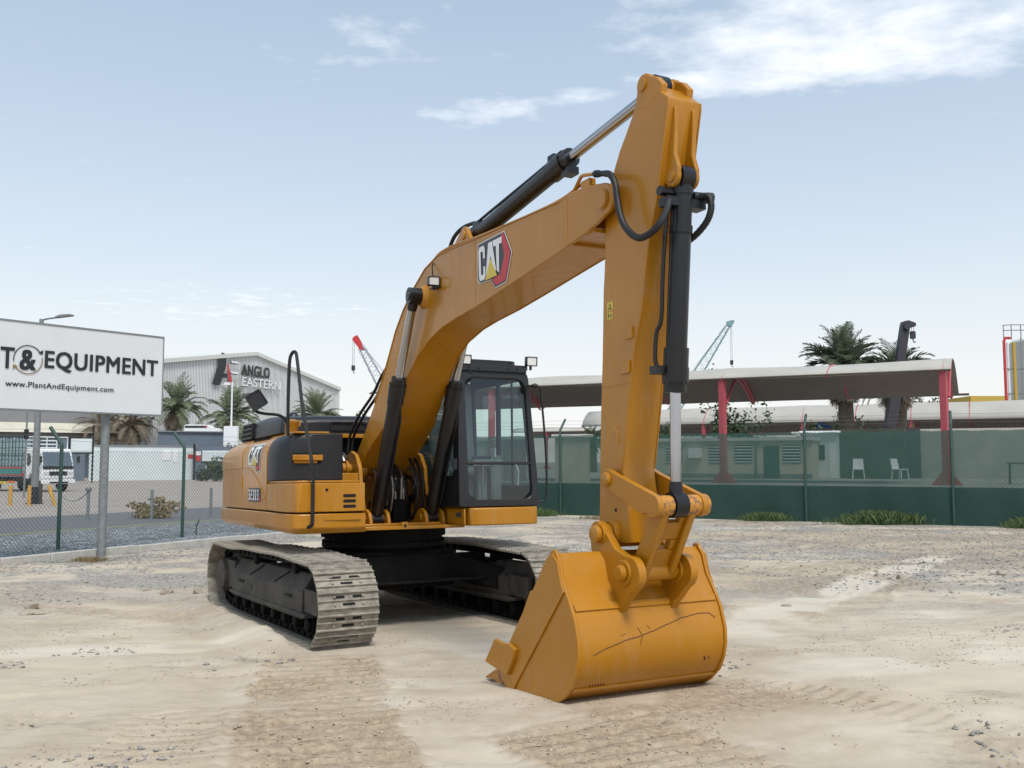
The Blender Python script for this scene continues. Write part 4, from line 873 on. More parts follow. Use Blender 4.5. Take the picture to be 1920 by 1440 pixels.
for s2 in (-1, 1):
    m = MB(); side = [(5.060, 1.075)] + arc(5.095, 1.055, .03, 120, 20, 3) + [(5.165, 1.005), (5.205, .872), (5.278, .768), (5.351, .643), (5.392, .500), (5.392, .40), (5.365, .295), (5.312, .200), (5.208, .112), (5.09, .048), (4.99, .022), (4.82, .020), (4.556, .035), (4.50, .03), (4.40, .02)] + [(4.30, .10), (4.456, .385), (4.627, .578), (4.661, .616), (4.777, .778), (4.809, .781), (5.022, 1.026)]
    m.prism([(a, b + TD) for a, b in side], s2 * .60, s2 * .624, 'y')
    so = m.build('bucket_side_plate', 'yellow_bucket', bucket, bevel=.006)
    m = MB(); m.prism([(a, b + TD) for a, b in [(5.241, .811), (5.205, .872), (5.165, 1.005), (5.095, 1.06), (5.022, 1.026), (4.809, .781), (4.777, .778), (4.661, .616), (4.456, .385), (4.30, .10), (4.40, .02), (4.50, .03), (4.526, .076)]], s2 * .6245, s2 * .638, 'y')
    m.build('side_wear_plate', 'yellow', so, bevel=.004)
    m = MB(); m.prism([(a, b + TD) for a, b in [(4.265, .375), (4.100, .185), (4.455, .140), (4.56, .275), (4.585, .345), (4.49, .375), (4.40, .36)]], s2 * .6385, s2 * .672, 'y'); m.build('side_cutter', 'yellow_bucket', so, bevel=.005)
m = MB(); m.prism([(a, b + TD) for a, b in [(4.60, .058), (4.60, .030), (4.22, .012), (4.20, .03), (4.26, .05)]], -.60, .60, 'y'); m.build('cutting_edge', 'yellow', bucket, bevel=.004)
for k in range(5):
    y = -.555 + k * 1.11 / 4; m = MB()
    tp_ = [(4.40, .120), (4.30, .135), (4.20, .14), (4.12, .118), (4.10, .045), (4.20, .008), (4.40, .008)]
    m.prism([(a, b + TD) for a, b in tp_], y - .045, y + .045, 'y'); m.hexa([(4.13, y - .04, .045 + TD), (4.13, y + .04, .045 + TD), (4.13, y + .04, .125 + TD), (4.13, y - .04, .125 + TD), (3.935, y - .03, .022 + TD), (3.935, y + .03, .022 + TD), (3.935, y + .03, .040 + TD), (3.935, y - .03, .040 + TD)])
    m.build('bucket_tooth', 'yellow_worn', bucket, bevel=.006)
for s2 in (-1, 1):
    m = MB(); y0 = s2 * .215
    ear = arc(5.000, 1.172, .088, 195, 45, 8)
    ear = [(4.93, 1.00), (4.915, 1.10)] + arc(5.000, 1.165, .09, 180, 50, 7) + [(5.13, 1.165), (5.22, 1.075), (5.33, 1.035)] + arc(5.395, .915, .115, 75, -60, 8) + [(5.425, .80), (5.355, .735), (5.30, .69), (5.24, .60), (5.20, .70), (5.14, .85), (5.08, 1.0)]
    m.prism([(a + .055, b) for a, b in ear], y0 - .03, y0 + .03, 'y')
    m.cyl((5.092, y0 - .04, 1.165), (5.092, y0 + .04, 1.165), .074); m.cyl((5.385, y0 - .042, .915), (5.385, y0 + .042, .915), .088)
    m.lathe((5.092, y0 + s2 * .045, 1.165), (5.092, y0 + s2 * .2, 1.165), [(0, .062), (.035, .062), (.04, .050)], 22); m.lathe((5.385, y0 + s2 * .045, .915), (5.385, y0 + s2 * .2, .915), [(0, .058), (.018, .058), (.018, .048), (.034, .048), (.036, .03)], 22)
    m.build('bucket_ear', 'yellow', bucket, bevel=.007)
m = MB(); m.cyl((5.092, -.25, 1.165), (5.092, .25, 1.165), .045); m.cyl((5.33 + .05, -.25, .918), (5.38, .25, .918), .045); m.build('bucket_pin', 'steel', bucket)
m = MB()
def on_shell(k, off): 
    a = Vector(BK[k]); b = Vector(BK[k + 1]); t = (b - a).normalized(); nn = Vector((-t.y, t.x)); 
    if (a + nn - Vector((cxm, czm))).length < (a - Vector((cxm, czm))).length: nn = -nn
    return t, nn
for (x, z, w) in ((5.30, .716, .05), (5.255, .165, .035)):
    m = MB(); k = min(range(len(BK) - 1), key=lambda k: (Vector(BK[k]) + Vector(BK[k + 1]) - 2 * Vector((x, z))).length); t, nn = on_shell(k, 0); c = Vector(((BK[k][0] + BK[k + 1][0]) / 2, (BK[k][1] + BK[k + 1][1]) / 2)) + nn * .006
    m.obox((c.x, 0, c.y), (w, 1.18, .016), Matrix(((t.x, 0, t.y), (0, 1, 0), (nn.x, 0, nn.y))).transposed()); m.build('wear_strip', 'yellow', bucket, bevel=.003)
# grinding scratches left on the back of the bucket
m = MB(); random.seed(11)
def shell_pt(v, y, off=.0012):    # v: distance down the back in m from the top edge
    acc_ = 0
    for k in range(len(BK) - 1):
        a = Vector(BK[k]); b = Vector(BK[k + 1]); L = (b - a).length
        if acc_ + L > v:
            t, nn = on_shell(k, 0); p = a + t * (v - acc_) + nn * off; return (p.x, y, p.y)
        acc_ += L
def scratch(pts, w=.004):
    P = []
    for (y0, v0), (y1, v1) in zip(pts, pts[1:]):
        for i in range(10): P.append((y0 + (y1 - y0) * i / 10, v0 + (v1 - v0) * i / 10 + random.uniform(-.002, .002)))
    m.tube([shell_pt(v, y) for y, v in P], w * .5, 4)
scratch([(-.50, .735), (-.40, .70), (-.25, .66), (-.12, .64), (.05, .60), (.25, .545), (.40, .525), (.50, .53), (.55, .57)], .006)
scratch([(-.13, .58), (-.10, .64), (-.12, .70)], .005); scratch([(-.05, .57), (-.03, .60)], .004); scratch([(-.28, .63), (-.22, .61)], .003)
for k in range(6): scratch([(-.47 + k * .022, .965), (-.462 + k * .022, .99)], .008)
scratch([(.44, .83), (.45, .86)], .014); scratch([(.48, .84), (.485, .85)], .010)
m.build('scratch_mark', mat('rusty scratch', (.10, .035, .018), .8), bucket)

# ---- body decals
def sidept(x, z, off=.002):
    a = 0
    for (z0, i0, _), (z1, i1, _) in zip([(1.25, 0, 0)] + SH, SH):
        if z0 <= z <= z1 and z1 > z0: a = i0 + (i1 - i0) * (z - z0) / (z1 - z0)
    return (x, -SY + a - off, z)
m = MB()
def flat(poly, off, mi):
    m.add([sidept(x, z, off) for x, z in poly], [tuple(range(len(poly)))], mi)
def q(u, v): return (-1.07 + u * .60, 1.765 + v * .235)
base = [(-.02, .02), (-.03, .95), (.03, 1.04), (1.02, 1.04), (1.02, .55), (.96, .10), (.93, -.28), (.70, -.32), (.62, -.02)]
def grid_flat(poly, off, mi):      # split across the shoulder so the decal lies on the curve
    bm = bmesh.new(); vs = [bm.verts.new((x, z, 0)) for x, z in poly]; bm.faces.new(vs)
    for zc2 in (1.895, 1.96, 2.03): bmesh.ops.bisect_plane(bm, geom=bm.verts[:] + bm.edges[:] + bm.faces[:], plane_co=(0, zc2, 0), plane_no=(0, 1, 0))
    bm.verts.index_update(); m.add([sidept(v.co.x, v.co.y, off) for v in bm.verts], [tuple(v.index for v in f.verts) for f in bm.faces], mi); bm.free()
grid_flat([q(u, v) for u, v in [(-.05, .0), (-.06, .98), (.01, 1.09), (1.06, 1.09), (1.06, .55), (1.0, .08), (.96, -.32), (.67, -.37), (.60, -.06)]], .004, 1); grid_flat([q(u, v) for u, v in base], .006, 0)
grid_flat([q(u, v) for u, v in [(.66, -.02), (.72, -.26), (.90, -.24), (.99, .40), (.94, .40), (.88, .02)]], .008, 2)
for L in ([(.0, .12), (.0, .88), (.06, .98), (.24, .98), (.30, .88), (.30, .60), (.21, .60), (.21, .82), (.10, .82), (.10, .18), (.21, .18), (.21, .38), (.30, .38), (.30, .12), (.24, .03), (.06, .03)],
          [(.31, .14), (.45, .98), (.60, .98), (.73, .14), (.63, .14), (.52, .62), (.41, .14)], [(.60, .98), (.95, .98), (.95, .82), (.86, .82), (.83, .10), (.74, .14), (.74, .82), (.65, .82)]):
    grid_flat([q(*p) for p in L], .010, 1)
grid_flat([q(*p) for p in [(.28, .02), (.52, .5), (.74, .02)]], .012, 3)
# model number plate
def flat2(poly, off, mi): m.add([(x, -SY - off, z) for x, z in poly], [tuple(range(len(poly)))], mi)
flat2([(-1.06, 1.338), (-.42, 1.338), (-.44, 1.50), (-1.07, 1.50)], .003, 0); flat2([(-.47, 1.338), (-.415, 1.338), (-.435, 1.40), (-.49, 1.40)], .0045, 2)
GL = {'3': [(0, 0, 1, .17), (0, .83, 1, 1), (.25, .42, 1, .58), (.66, 0, 1, 1)], '2': [(0, 0, 1, .17), (0, .83, 1, 1), (0, .42, 1, .58), (.66, .42, 1, 1), (0, 0, .34, .58)], 'D': [(0, 0, .34, 1), (0, 0, .85, .17), (0, .83, .85, 1), (.66, .12, 1, .88)]}
for k, ch_ in enumerate('323D3'):
    for j, (u0, v0, u1, v1) in enumerate(GL[ch_]):
        X0 = -1.04 + k * .112; W_ = .076; flat2([(X0 + u0 * W_, 1.358 + v0 * .124), (X0 + u1 * W_, 1.358 + v0 * .124), (X0 + u1 * W_, 1.358 + v1 * .124), (X0 + u0 * W_, 1.358 + v1 * .124)], .007 + .0006 * j, 1)
m.build('body_decal', ['logo_black', 'white', 'red', 'logo_yellow'], ex, smooth=0, recalc=False)

# ================================================================ BACKGROUND, LEFT
Z0 = -.07
def sheet(name, poly, z, m):
    o = MB().add([(x, y, z) for x, y in poly], [tuple(range(len(poly)))]).build(name, m, smooth=0, recalc=False); tag(o, kind='structure'); return o
KD = Vector((2.36, 4.18, 0)).normalized(); KN = Vector((-KD.y, KD.x, 0))       # kerb direction, outward normal
K0 = Vector((-9.23, 17.43, 0))
def kl(s, n): p = K0 + KD * s + KN * n; return (p.x, p.y)
sheet('gravel_strip', [kl(-30, .12), kl(20, .12), kl(20, 6.8), kl(-30, 6.8)], Z0 + .004, 'gravel_blue')
sheet('road', [kl(-40, 6.7), kl(26, 6.7), kl(30, 13.2), kl(-40, 13.2)], Z0 + .008, 'asphalt')
sheet('paved_yard', [kl(-60, 13.0), kl(30, 13.0), kl(140, 60), kl(60, 160), kl(-60, 160)], Z0 + .004, 'pavers')
sheet('verge', [kl(-30, 6.35), kl(18, 6.35), kl(18, 6.95), kl(-30, 6.95)], Z0 + .012, mat('verge soil', (.22, .20, .13), .95, col2=(.13, .16, .07), vscale=3))
kb = MB()
for k in range(-14, 19):
    a = K0 + KD * (k * 1.0 + .006); b = K0 + KD * (k * 1.0 + .994); q = [(a - KN * .0), (b - KN * .0), (b + KN * .15), (a + KN * .15)]
    zt = Z0 + .13 + .006 * ((k * 7) % 3 - 1)
    kb.hexa([(p.x, p.y, Z0 - .1) for p in q] + [(p.x, p.y, zt) for p in q])
tag(kb.build('kerb', 'kerb', bevel=.012), kind='structure')

def chain_link(p0, p1, zb, zt, cell, r, wave=0):
    """two crossing sets of thin wires between two points"""
    p0, p1 = Vector(p0), Vector(p1); L = (p1 - p0).length; d = (p1 - p0) / L; nrm = Vector((-d.y, d.x, 0)); H = zt - zb; vs = []; fs = []
    cs, cc = .55, 1
    run = H * .92
    n = int((L + run) / cell)
    for sgn in (1, -1):
        for k in range(n + 1):
            s0 = k * cell - (run if sgn > 0 else 0); s1 = s0 + run * sgn if sgn > 0 else s0 - run
            a, b, za, zb_ = s0, s1, zb, zt
            if a > b: pass
            lo, hi = 0, 1
            def cl(v0, v1, lo, hi):
                dv = v1 - v0
                for lim, side in ((0, 0), (L, 1)):
                    if dv == 0: continue
                    t = (lim - v0) / dv
                    if (dv > 0) == (side == 0): lo = max(lo, t)
                    else: hi = min(hi, t)
                return lo, hi
            lo, hi = cl(a, b, 0, 1)
            if hi <= lo + .01: continue
            q0 = p0 + d * (a + (b - a) * lo) + Vector((0, 0, za + (zb_ - za) * lo)); q1 = p0 + d * (a + (b - a) * hi) + Vector((0, 0, za + (zb_ - za) * hi))
            q0 += nrm * r * .8 * sgn; q1 += nrm * r * .8 * sgn
            t = (q1 - q0).normalized(); u = t.cross(nrm) * r; w = nrm * r; o = len(vs)
            for q in (q0, q1): vs += [q + u, q + (-u * .5 + w * .87), q + (-u * .5 - w * .87)]
            fs += [(o, o + 1, o + 4, o + 3), (o + 1, o + 2, o + 5, o + 4), (o + 2, o, o + 3, o + 5)]
    return MB().add(vs, fs)
# left chain-link fence
FD = Vector((1.50, 3.27, 0)).normalized(); FN = Vector((-FD.y, FD.x, 0)); F0 = Vector((-9.62, 20.44, 0)); FS = 3.60
lfn = empty('chain_link_fence', (F0.x, F0.y, Z0)); tag(lfn, 'low chain link fence with bent green posts and barbed wire by the kerb', 'fence')
a = F0 - FD * FS; b = F0 + FD * FS * 3.6
def loc(o, root): o.parent = root; o.matrix_parent_inverse = Matrix.Translation(-root.location); return o
ms = chain_link(a, b, Z0 + .03, Z0 + 2.08, .088, .0034)
loc(ms.build('wire_mesh', 'wire_grey', smooth=0, recalc=False), lfn)
for k in range(-1, 4):
    p = F0 + FD * FS * k; m = MB()
    m.tube([(p.x, p.y, Z0 - .1), (p.x, p.y, Z0 + 2.20), (p.x + FN.x * .03, p.y + FN.y * .03, Z0 + 2.26), (p.x + FN.x * .36, p.y + FN.y * .36, Z0 + 2.60)], .040, 12)
    loc(m.build('fence_post', 'green_post'), lfn)
for zz, off in ((2.33, .10), (2.45, .22), (2.57, .34)):
    m = MB(); pts = []
    for i in range(0, 41):
        s = -FS + (FS * 4.6) * i / 40; sag = -.05 * math.sin(math.pi * ((s / FS) % 1)); p = F0 + FD * s + FN * off; pts.append((p.x, p.y, Z0 + zz + sag))
    m.tube(pts, .0035, 5); loc(m.build('barbed_wire', 'wire_grey'), lfn)
m = MB(); m.tube([(a.x, a.y, Z0 + 2.09), (b.x, b.y, Z0 + 2.09)], .004, 5); loc(m.build('tension_wire', 'wire_grey'), lfn)
# short bent stub behind the kerb
m = MB(); m.tube([(-7.99, 24.38, Z0 - .05), (-7.99, 24.38, Z0 + .22), (-7.93, 24.40, Z0 + .40)], .018, 8); tag(m.build('steel_stub', 'green_post'), 'short bent steel stub sticking up from the grey gravel', 'post')

# billboard
def wv(*p): return Vector(p)
SA = Vector((-7.19, 19.55, 0)); SB = Vector((-9.13, 17.05, 0)); SD = (SA - SB).normalized(); SNn = Vector((SD.y, -SD.x, 0))       # SNn faces the yard
SL = 6.9; S0 = SA - SD * SL; SZ0, SZ1 = 2.75, 4.33
sg = empty('billboard', (-7.97, 19.0, Z0)); tag(sg, 'large white billboard reading PLANT & EQUIPMENT on grey round poles', 'billboard')
def sp(u, v, off=0): p = S0 + SD * u + SNn * off; return (p.x, p.y, v)
m = MB(); m.hexa([sp(0, SZ0, 0), sp(SL, SZ0, 0), sp(SL, SZ0, -.10), sp(0, SZ0, -.10), sp(0, SZ1, 0), sp(SL, SZ1, 0), sp(SL, SZ1, -.10), sp(0, SZ1, -.10)]); loc(m.build('panel', 'plate_white'), sg)
m = MB()
for (u0, u1, v0, v1) in ((-.02, SL + .02, SZ1, SZ1 + .03), (-.02, SL + .02, SZ0 - .03, SZ0), (-.02, 0, SZ0, SZ1), (SL, SL + .02, SZ0, SZ1)):
    m.hexa([sp(u0, v0, .012), sp(u1, v0, .012), sp(u1, v0, -.11), sp(u0, v0, -.11), sp(u0, v1, .012), sp(u1, v1, .012), sp(u1, v1, -.11), sp(u0, v1, -.11)])
loc(m.build('panel_frame', 'galv'), sg)
for u in (SL - 1.08, 1.1):
    p = S0 + SD * u - SNn * .20; m = MB(); m.cyl((p.x, p.y, Z0 - .1), (p.x, p.y, SZ1 - .2), .082, 24); loc(m.build('sign_pole', 'galv'), sg)
def stext(txt, u0, u1, v0, v1, off, mi, m, bold=0): put_bold(m, txt, [sp(u0, v0, off), sp(u1, v0, off), sp(u1, v1, off), sp(u0, v1, off)], mi, bold)
m = MB()
stext('EQUIPMENT', SL - 2.42, SL - .12, 3.475, 3.85, .014, 0, m, .011)
stext('PLANT', SL - 4.22, SL - 2.99, 3.475, 3.85, .014, 0, m, .011)
stext('&', SL - 2.875, SL - 2.60, 3.47, 3.83, .014, 0, m, .014)
stext('www.PlantAndEquipment.com', SL - 3.12, SL - 1.06, 3.12, 3.25, .014, 0, m, .002)
cu_, cv_ = SL - 2.735, 3.655
def ringarc(a0, a1, r0, r1, mi, off=.015):
    n = 26; vs = []; 
    for i in range(n + 1):
        a = R(a0 + (a1 - a0) * i / n)
        for r in (r0, r1): vs.append(sp(cu_ + r * math.cos(a), cv_ + r * math.sin(a), off))
    m.add(vs, [(2 * i, 2 * i + 1, 2 * i + 3, 2 * i + 2) for i in range(n)], mi)
ringarc(28, 190, .250, .268, 0); ringarc(205, 372, .250, .268, 1)
m.add([sp(cu_ + .18, cv_ + .14, .016), sp(cu_ + .26, cv_ + .11, .016), sp(cu_ + .27, cv_ + .20, .016)], [(0, 1, 2)], 0); m.add([sp(cu_ - .18, cv_ - .14, .016), sp(cu_ - .26, cv_ - .10, .016), sp(cu_ - .27, cv_ - .19, .016)], [(0, 1, 2)], 1)
loc(m.build('lettering', ['logo_black', mat('bronze print', (.25, .15, .07), .5), 'galv'], smooth=0, recalc=False), sg)

# street lamp behind the billboard
m = empty('street_lamp', (-21.0, 42.25, Z0)); tag(m, 'grey street lamp standing behind the white billboard', 'street lamp')
t = MB(); t.tube([(0, 0, .75), (0, 0, 8.2)], [.16, .09], 12); t.build('pole', 'galv', m); t = MB(); t.lathe((0, 0, 0), (0, 0, 1), [(0, .36), (.05, .36), (.08, .20), (.75, .17)], 14); t.build('pole_base', 'black_plastic', m)
t = MB(); t.tube([(0, 0, 8.15), (.3, 0, 8.22), (.75, 0, 8.28)], .04, 8); t.build('arm', 'galv', m); t = MB(); t.prism([(.65, 8.24), (1.35, 8.33), (1.42, 8.38), (1.3, 8.42), (.9, 8.40), (.65, 8.32)], -.13, .13, 'y'); t.build('lamp_head', 'galv', m, bevel=.02)
m = empty('thin_pole', (-24.9, 49.0, Z0)); tag(m, 'thin grey pole left of the street lamp by the truck', 'pole'); t = MB(); t.tube([(0, 0, 0), (0, 0, 4.6)], .05, 8); t.build('pole', 'galv', m); t = MB(); t.box(-.1, .1, -.06, .06, 3.0, 3.5); t.build('control_box', 'black_plastic', m)

# bollards
BOL = [((-27.6, 52.3), 1.05, 0, 0, 'yellow'), ((-25.6, 50.9), 1.05, 0, 0, 'yellow'), ((-19.9, 41.5), .95, 0, 0, 'rust'), ((-23.55, 49.2), 1.15, -.36, 0, 'yellow')]
gp_ = 'bollards beside the yard entrance'
BP = [((18, 950), (20, 912)), ((54, 950), (55, 916)), ((71, 941), (70, 912)), ((105, 950), (92, 915))]
labs = ['yellow bollard at the left end of the row in front of the truck', 'yellow bollard just left of the black base of the street lamp', 'rusty bollard just right of the black base of the street lamp', 'yellow bollard leaning over to the left in front of the truck']
for (bx, by), lab in zip(((-21.2, 40.6), (-20.4, 40.6), (-21.4, 43.6), (-19.3, 40.6)), labs):
    lean = -.30 if 'leaning' in lab else 0
    m = MB(); m.tube([(0, 0, 0), (lean, 0, .86)], .075, 12); o = m.build('bollard', 'bark' if 'rusty' in lab else 'bollard'); o.location = (bx, by, Z0); tag(o, lab, 'bollard', gp_)
PB = [(-13.45, 30.5), (-11.53, 30.77), (-10.29, 32.85)]
for (x, y), lab in zip(PB, ['thin grey post with rusty knob holding the end of a chain', 'thin grey post beside the dry brown bush', 'thin grey post next to the excavator tail']):
    m = MB(); m.tube([(0, 0, -.1), (0, 0, .96)], .05, 10)
    if 'knob' in lab: m.lathe((0, 0, .9), (0, 0, 1.1), [(0, .05), (.05, .10), (.12, .10), (.16, .05)], 12)
    o = m.build('barrier_post', 'galv'); o.location = (x, y, Z0); tag(o, lab, 'post', 'posts along the gravel edge')
m = MB(); m.tube([(-13.45 - 5.9 * i / 12, 30.5 + 10.0 * i / 12, Z0 + .90 - .55 * math.sin(math.pi * i / 12) * (1 - .3 * i / 12)) for i in range(13)], .018, 6); tag(m.build('barrier_chain', 'galv'), 'sagging chain hung from the knobbed post towards the yellow bollards', 'chain')

# truck
def build_truck():
    tr = empty('cargo_truck', (-27.9, 58.9, Z0)); h = R(58); tr.scale = (1.12,) * 3
    tr.rotation_euler.z = math.atan2(-math.cos(h), math.sin(h)); tag(tr, 'white cab truck with a caged cargo bed full of pale containers', 'truck')
    W = .95
    c = MB(); secs = [(-1.55, .62, 2.30, .93), (-.20, .62, 2.33, .95), (-.02, .60, 2.26, .95)]
    c.prism([(-1.55, .72), (-1.55, 2.28), (-1.45, 2.36), (-.42, 2.36), (-.28, 2.30), (-.02, 1.42), (.02, 1.30), (.04, .78), (-.1, .60), (-.45, .60), (-.50, .82), (-.62, .98), (-.85, 1.02), (-1.08, .98), (-1.22, .82), (-1.25, .72)], -W, W, 'y')
    cb = c.build('truck_cab', 'white', tr, bevel=.05)
    g = MB(); 
    for z0, z1, in ((1.40, 2.18),):
        g.hexa([(.0, -.86, z0), (.03, -.86, z0), (.03, .86, z0), (.0, .86, z0), (-.245, -.80, z1), (-.215, -.80, z1), (-.215, .80, z1), (-.245, .80, z1)])
    g.build('windshield', 'screen', cb, bevel=.01)
    g = MB(); g.box(.0, .045, -.90, .90, 1.24, 1.40); g.box(.02, .06, -.52, .52, .90, 1.12); g.build('grille', 'black_plastic', cb)
    for s in (-1, 1):
        g = MB(); g.prism([(-.62, 1.42), (-.62, 2.12), (-.36, 2.12), (-.14, 1.50), (-.20, 1.34)], s * W - .01, s * W + .012, 'y'); g.build('door_window', 'window_dark', cb)
        g = MB(); g.prism([(-1.38, 1.48), (-1.38, 2.10), (-1.18, 2.10), (-1.02, 1.9), (-1.02, 1.6), (-1.18, 1.40)], s * W - .01, s * W + .012, 'y'); g.build('quarter_window', 'window_dark', cb)
        g = MB(); g.box(.02, .05, s * .56, s * .86, .94, 1.10); g.build('headlight', 'lamp_glass', cb)
        g = MB(); g.tube([(-.1, s * .95, 2.1), (.12, s * 1.12, 2.05), (.12, s * 1.12, 1.5)], .015, 6); g.box(.10, .15, s * 1.03, s * 1.2, 1.6, 1.95); g.build('door_mirror', 'black_plastic', cb)
        for x in (-.85, -4.6):
            g = MB(); g.lathe((x, s * .94, .40), (x, s * .66, .40), [(0, .22), (.0, .36), (.03, .40), (.25, .40), (.28, .34)], 24); w = g.build('wheel', 'rubber', tr)
            g = MB(); g.lathe((x, s * .95, .40), (x, s * .85, .40), [(0, .05), (.0, .10), (.05, .20), (.08, .21)], 18); g.build('wheel_rim', 'galv', w)
    g = MB(); g.box(.0, .14, -.98, .98, .44, .68); g.build('bumper', 'white', tr, bevel=.03); g = MB(); g.box(.141, .147, -.55, .55, .47, .56); g.build('bumper_grille', 'hole', tr)
    g = MB(); g.box(-6.2, -.2, -.42, .42, .55, .78); g.build('chassis', 'black_plastic', tr)
    b = MB(); b.box(-6.3, -1.70, -1.05, 1.05, .88, 1.02); bd = b.build('cargo_bed', 'red', tr)
    b = MB(); b.box(-6.3, -1.72, -1.085, -1.052, .92, 1.28); b.build('side_board', 'teal', bd)
    b = MB(); b.box(-6.3, -1.72, -1.095, -1.06, 1.28, 1.36); b.box(-6.3, -1.72, -1.10, -1.09, .92, .96); b.build('board_rail', 'red', bd)
    b = MB(); b.box(-2.9, -2.2, -1.12, -1.10, .48, .60); b.build('reflector_board', 'orange', bd); b = MB(); b.box(-4.2, -2.95, -1.12, -1.10, .42, .56); b.build('reflector_board', 'logo_yellow', bd)
    cg = MB()
    for z in (1.42, 1.75, 2.08, 2.41, 2.74, 3.05):
        for y in (-1.05, 1.05): cg.tube([(-6.3, y, z), (-1.72, y, z)], .022, 5)
        cg.tube([(-1.72, -1.05, z), (-1.72, 1.05, z)], .022, 5)
    for k in range(15):
        x = -6.3 + k * .327
        for y in (-1.05, 1.05): cg.tube([(x, y, 1.3), (x, y, 3.05)], .022, 5)
    for k in range(5): cg.tube([(-1.72, -1.05 + k * .525, 1.0), (-1.72, -1.05 + k * .525, 3.05)], .022, 5)
    cg.build('cargo_cage', 'green_post', tr)
    g = MB()
    for z in (2.42, 2.62, 2.82, 3.02): g.tube([(-1.60, -.9, z), (-1.60, .9, z)], .03, 5); g.tube([(-1.6, -.9, z), (-.6, -.9, z - .0)], .02, 5)
    for y in (-.9, -.3, .3, .9): g.tube([(-1.6, y, 2.36), (-1.6, y, 3.05)], .025, 5)
    g.tube([(-.6, -.9, 2.36), (-.6, -.9, 3.0)], .03, 5); g.tube([(-.6, .9, 2.36), (-.6, .9, 3.0), (-.6, -.9, 3.0)], .03, 5); g.build('roof_rack', 'white', tr)
    return tr
truck = build_truck()
random.seed(5)
pal = mat('pale blue plastic', (.38, .50, .54), .4, var=.15, vscale=3)
k_ = 0
for i in range(4):
    for j in range(2):
        m = MB(); m.prism(rrect(-.48, .48, -.48, .48, .08), 0, .92, 'z'); m.cyl((0, 0, .9), (0, 0, .97), .12, 12); o = m.build('plastic_container', pal)
        o.parent = truck; o.parent = None
        o.matrix_world = Matrix.Translation(truck.location) @ Euler((0, 0, truck.rotation_euler.z)).to_matrix().to_4x4() @ Matrix.Scale(1.12, 4) @ Matrix.Translation((-2.35 - i * 1.06, -.50, 1.025 + j * .985))
        tag(o, ('lower' if j == 0 else 'upper') + ' pale blue container ' + ['nearest the cab', 'second from the cab', 'third from the cab', 'fourth from the cab'][i] + ' inside the truck cage', 'container', 'containers stacked inside the truck cage')

# walls and sheds beyond the road
def px_wall(name, xl, xr, yb, H, d0, d1, m, label, cat, thick=.3, parent=None):
    """straight wall between two world points"""
def wall(name, p0, p1, z0, z1, th, m, label=None, cat=None, bevel=0):
    p0 = Vector((*p0, 0)); p1 = Vector((*p1, 0)); d = (p1 - p0).normalized(); n = Vector((-d.y, d.x, 0)) * th
    b = MB(); b.hexa([(p0.x, p0.y, z0), (p1.x, p1.y, z0), (p1.x + n.x, p1.y + n.y, z0), (p0.x + n.x, p0.y + n.y, z0), (p0.x, p0.y, z1), (p1.x, p1.y, z1), (p1.x + n.x, p1.y + n.y, z1), (p0.x + n.x, p0.y + n.y, z1)])
    o = b.build(name, m, bevel=bevel)
    if label: tag(o, label, cat)
    return o
# gate wall, 112..120 m away
gw = wall('gate_wall', (-40.6, 92), (-32.1, 98), Z0, 3.25, .3, 'palewall', 'long pale grey sliding gate wall behind the chain link fence', 'gate')
m = MB(); m.hexa([(-40.6, 91.9, 3.26), (-32.1, 97.9, 3.26), (-32.2, 98.2, 3.26), (-40.7, 92.2, 3.26), (-40.6, 91.9, 3.40), (-32.1, 97.9, 3.40), (-32.2, 98.2, 3.40), (-40.7, 92.2, 3.40)]); m.build('gate_rail', 'galv', gw)
def on_gate(t, z): return (-40.6 + 8.5 * t, 92 + 6.0 * t, z)
for t0, t1, z0, z1, mm in ((.66, .73, 1.9, 2.9, 'white'), (.76, .80, 1.7, 2.9, 'white'), (.90, .955, 2.1, 2.5, 'red'), (.955, .99, 2.0, 3.0, 'white')):
    m = MB(); a, b = on_gate(t0, 0), on_gate(t1, 0); m.hexa([(a[0], a[1] - .05, z0), (b[0], b[1] - .05, z0), (b[0], b[1] - .02, z0), (a[0], a[1] - .02, z0), (a[0], a[1] - .05, z1), (b[0], b[1] - .05, z1), (b[0], b[1] - .02, z1), (a[0], a[1] - .02, z1)]); m.build('gate_notice', mm, gw)
wall('boundary_wall', (-49.5, 84.5), (-40.9, 91.7), Z0, 3.9, .4, 'bluegrey', 'dark blue grey wall panel between the truck and the pale gate', 'wall')
nb = wall('framed_board', (-37.9, 82.2), (-36.3, 82.7), 2.55, 3.75, .1, 'palewall', 'pale board in a dark frame standing behind the truck', 'board')
m = MB()
for a, b in (((-38.0, 82.1, 2.5), (-36.2, 82.65, 2.5)), ((-36.2, 82.65, 2.5), (-36.2, 82.65, 4.9)), ((-38.0, 82.1, 2.5), (-38.0, 82.1, 3.8))): m.tube([a, b], .08, 5)
m.tube([(-36.2, 82.65, 0), (-36.2, 82.65, 2.5)], .08, 5); m.build('board_frame', 'black_plastic', nb)
sh = wall('office_container', (-38.1, 103.0), (-31.4, 105.6), Z0, 4.95, 2.5, 'bluegrey', 'dark blue grey container office behind the gate wall', 'container')
m = MB(); m.hexa([(-38.3, 102.7, 4.96), (-31.2, 105.4, 4.96), (-32, 108, 4.96), (-39.2, 105.4, 4.96), (-38.3, 102.7, 5.08), (-31.2, 105.4, 5.08), (-32, 108, 5.08), (-39.2, 105.4, 5.08)]); m.build('container_roof', 'galv', sh)
gh = empty('guard_hut', (-31.2, 97, Z0)); gh.scale = (.82,) * 3; tag(gh, 'blue grey guard hut with red and white notices right of the gate', 'hut')
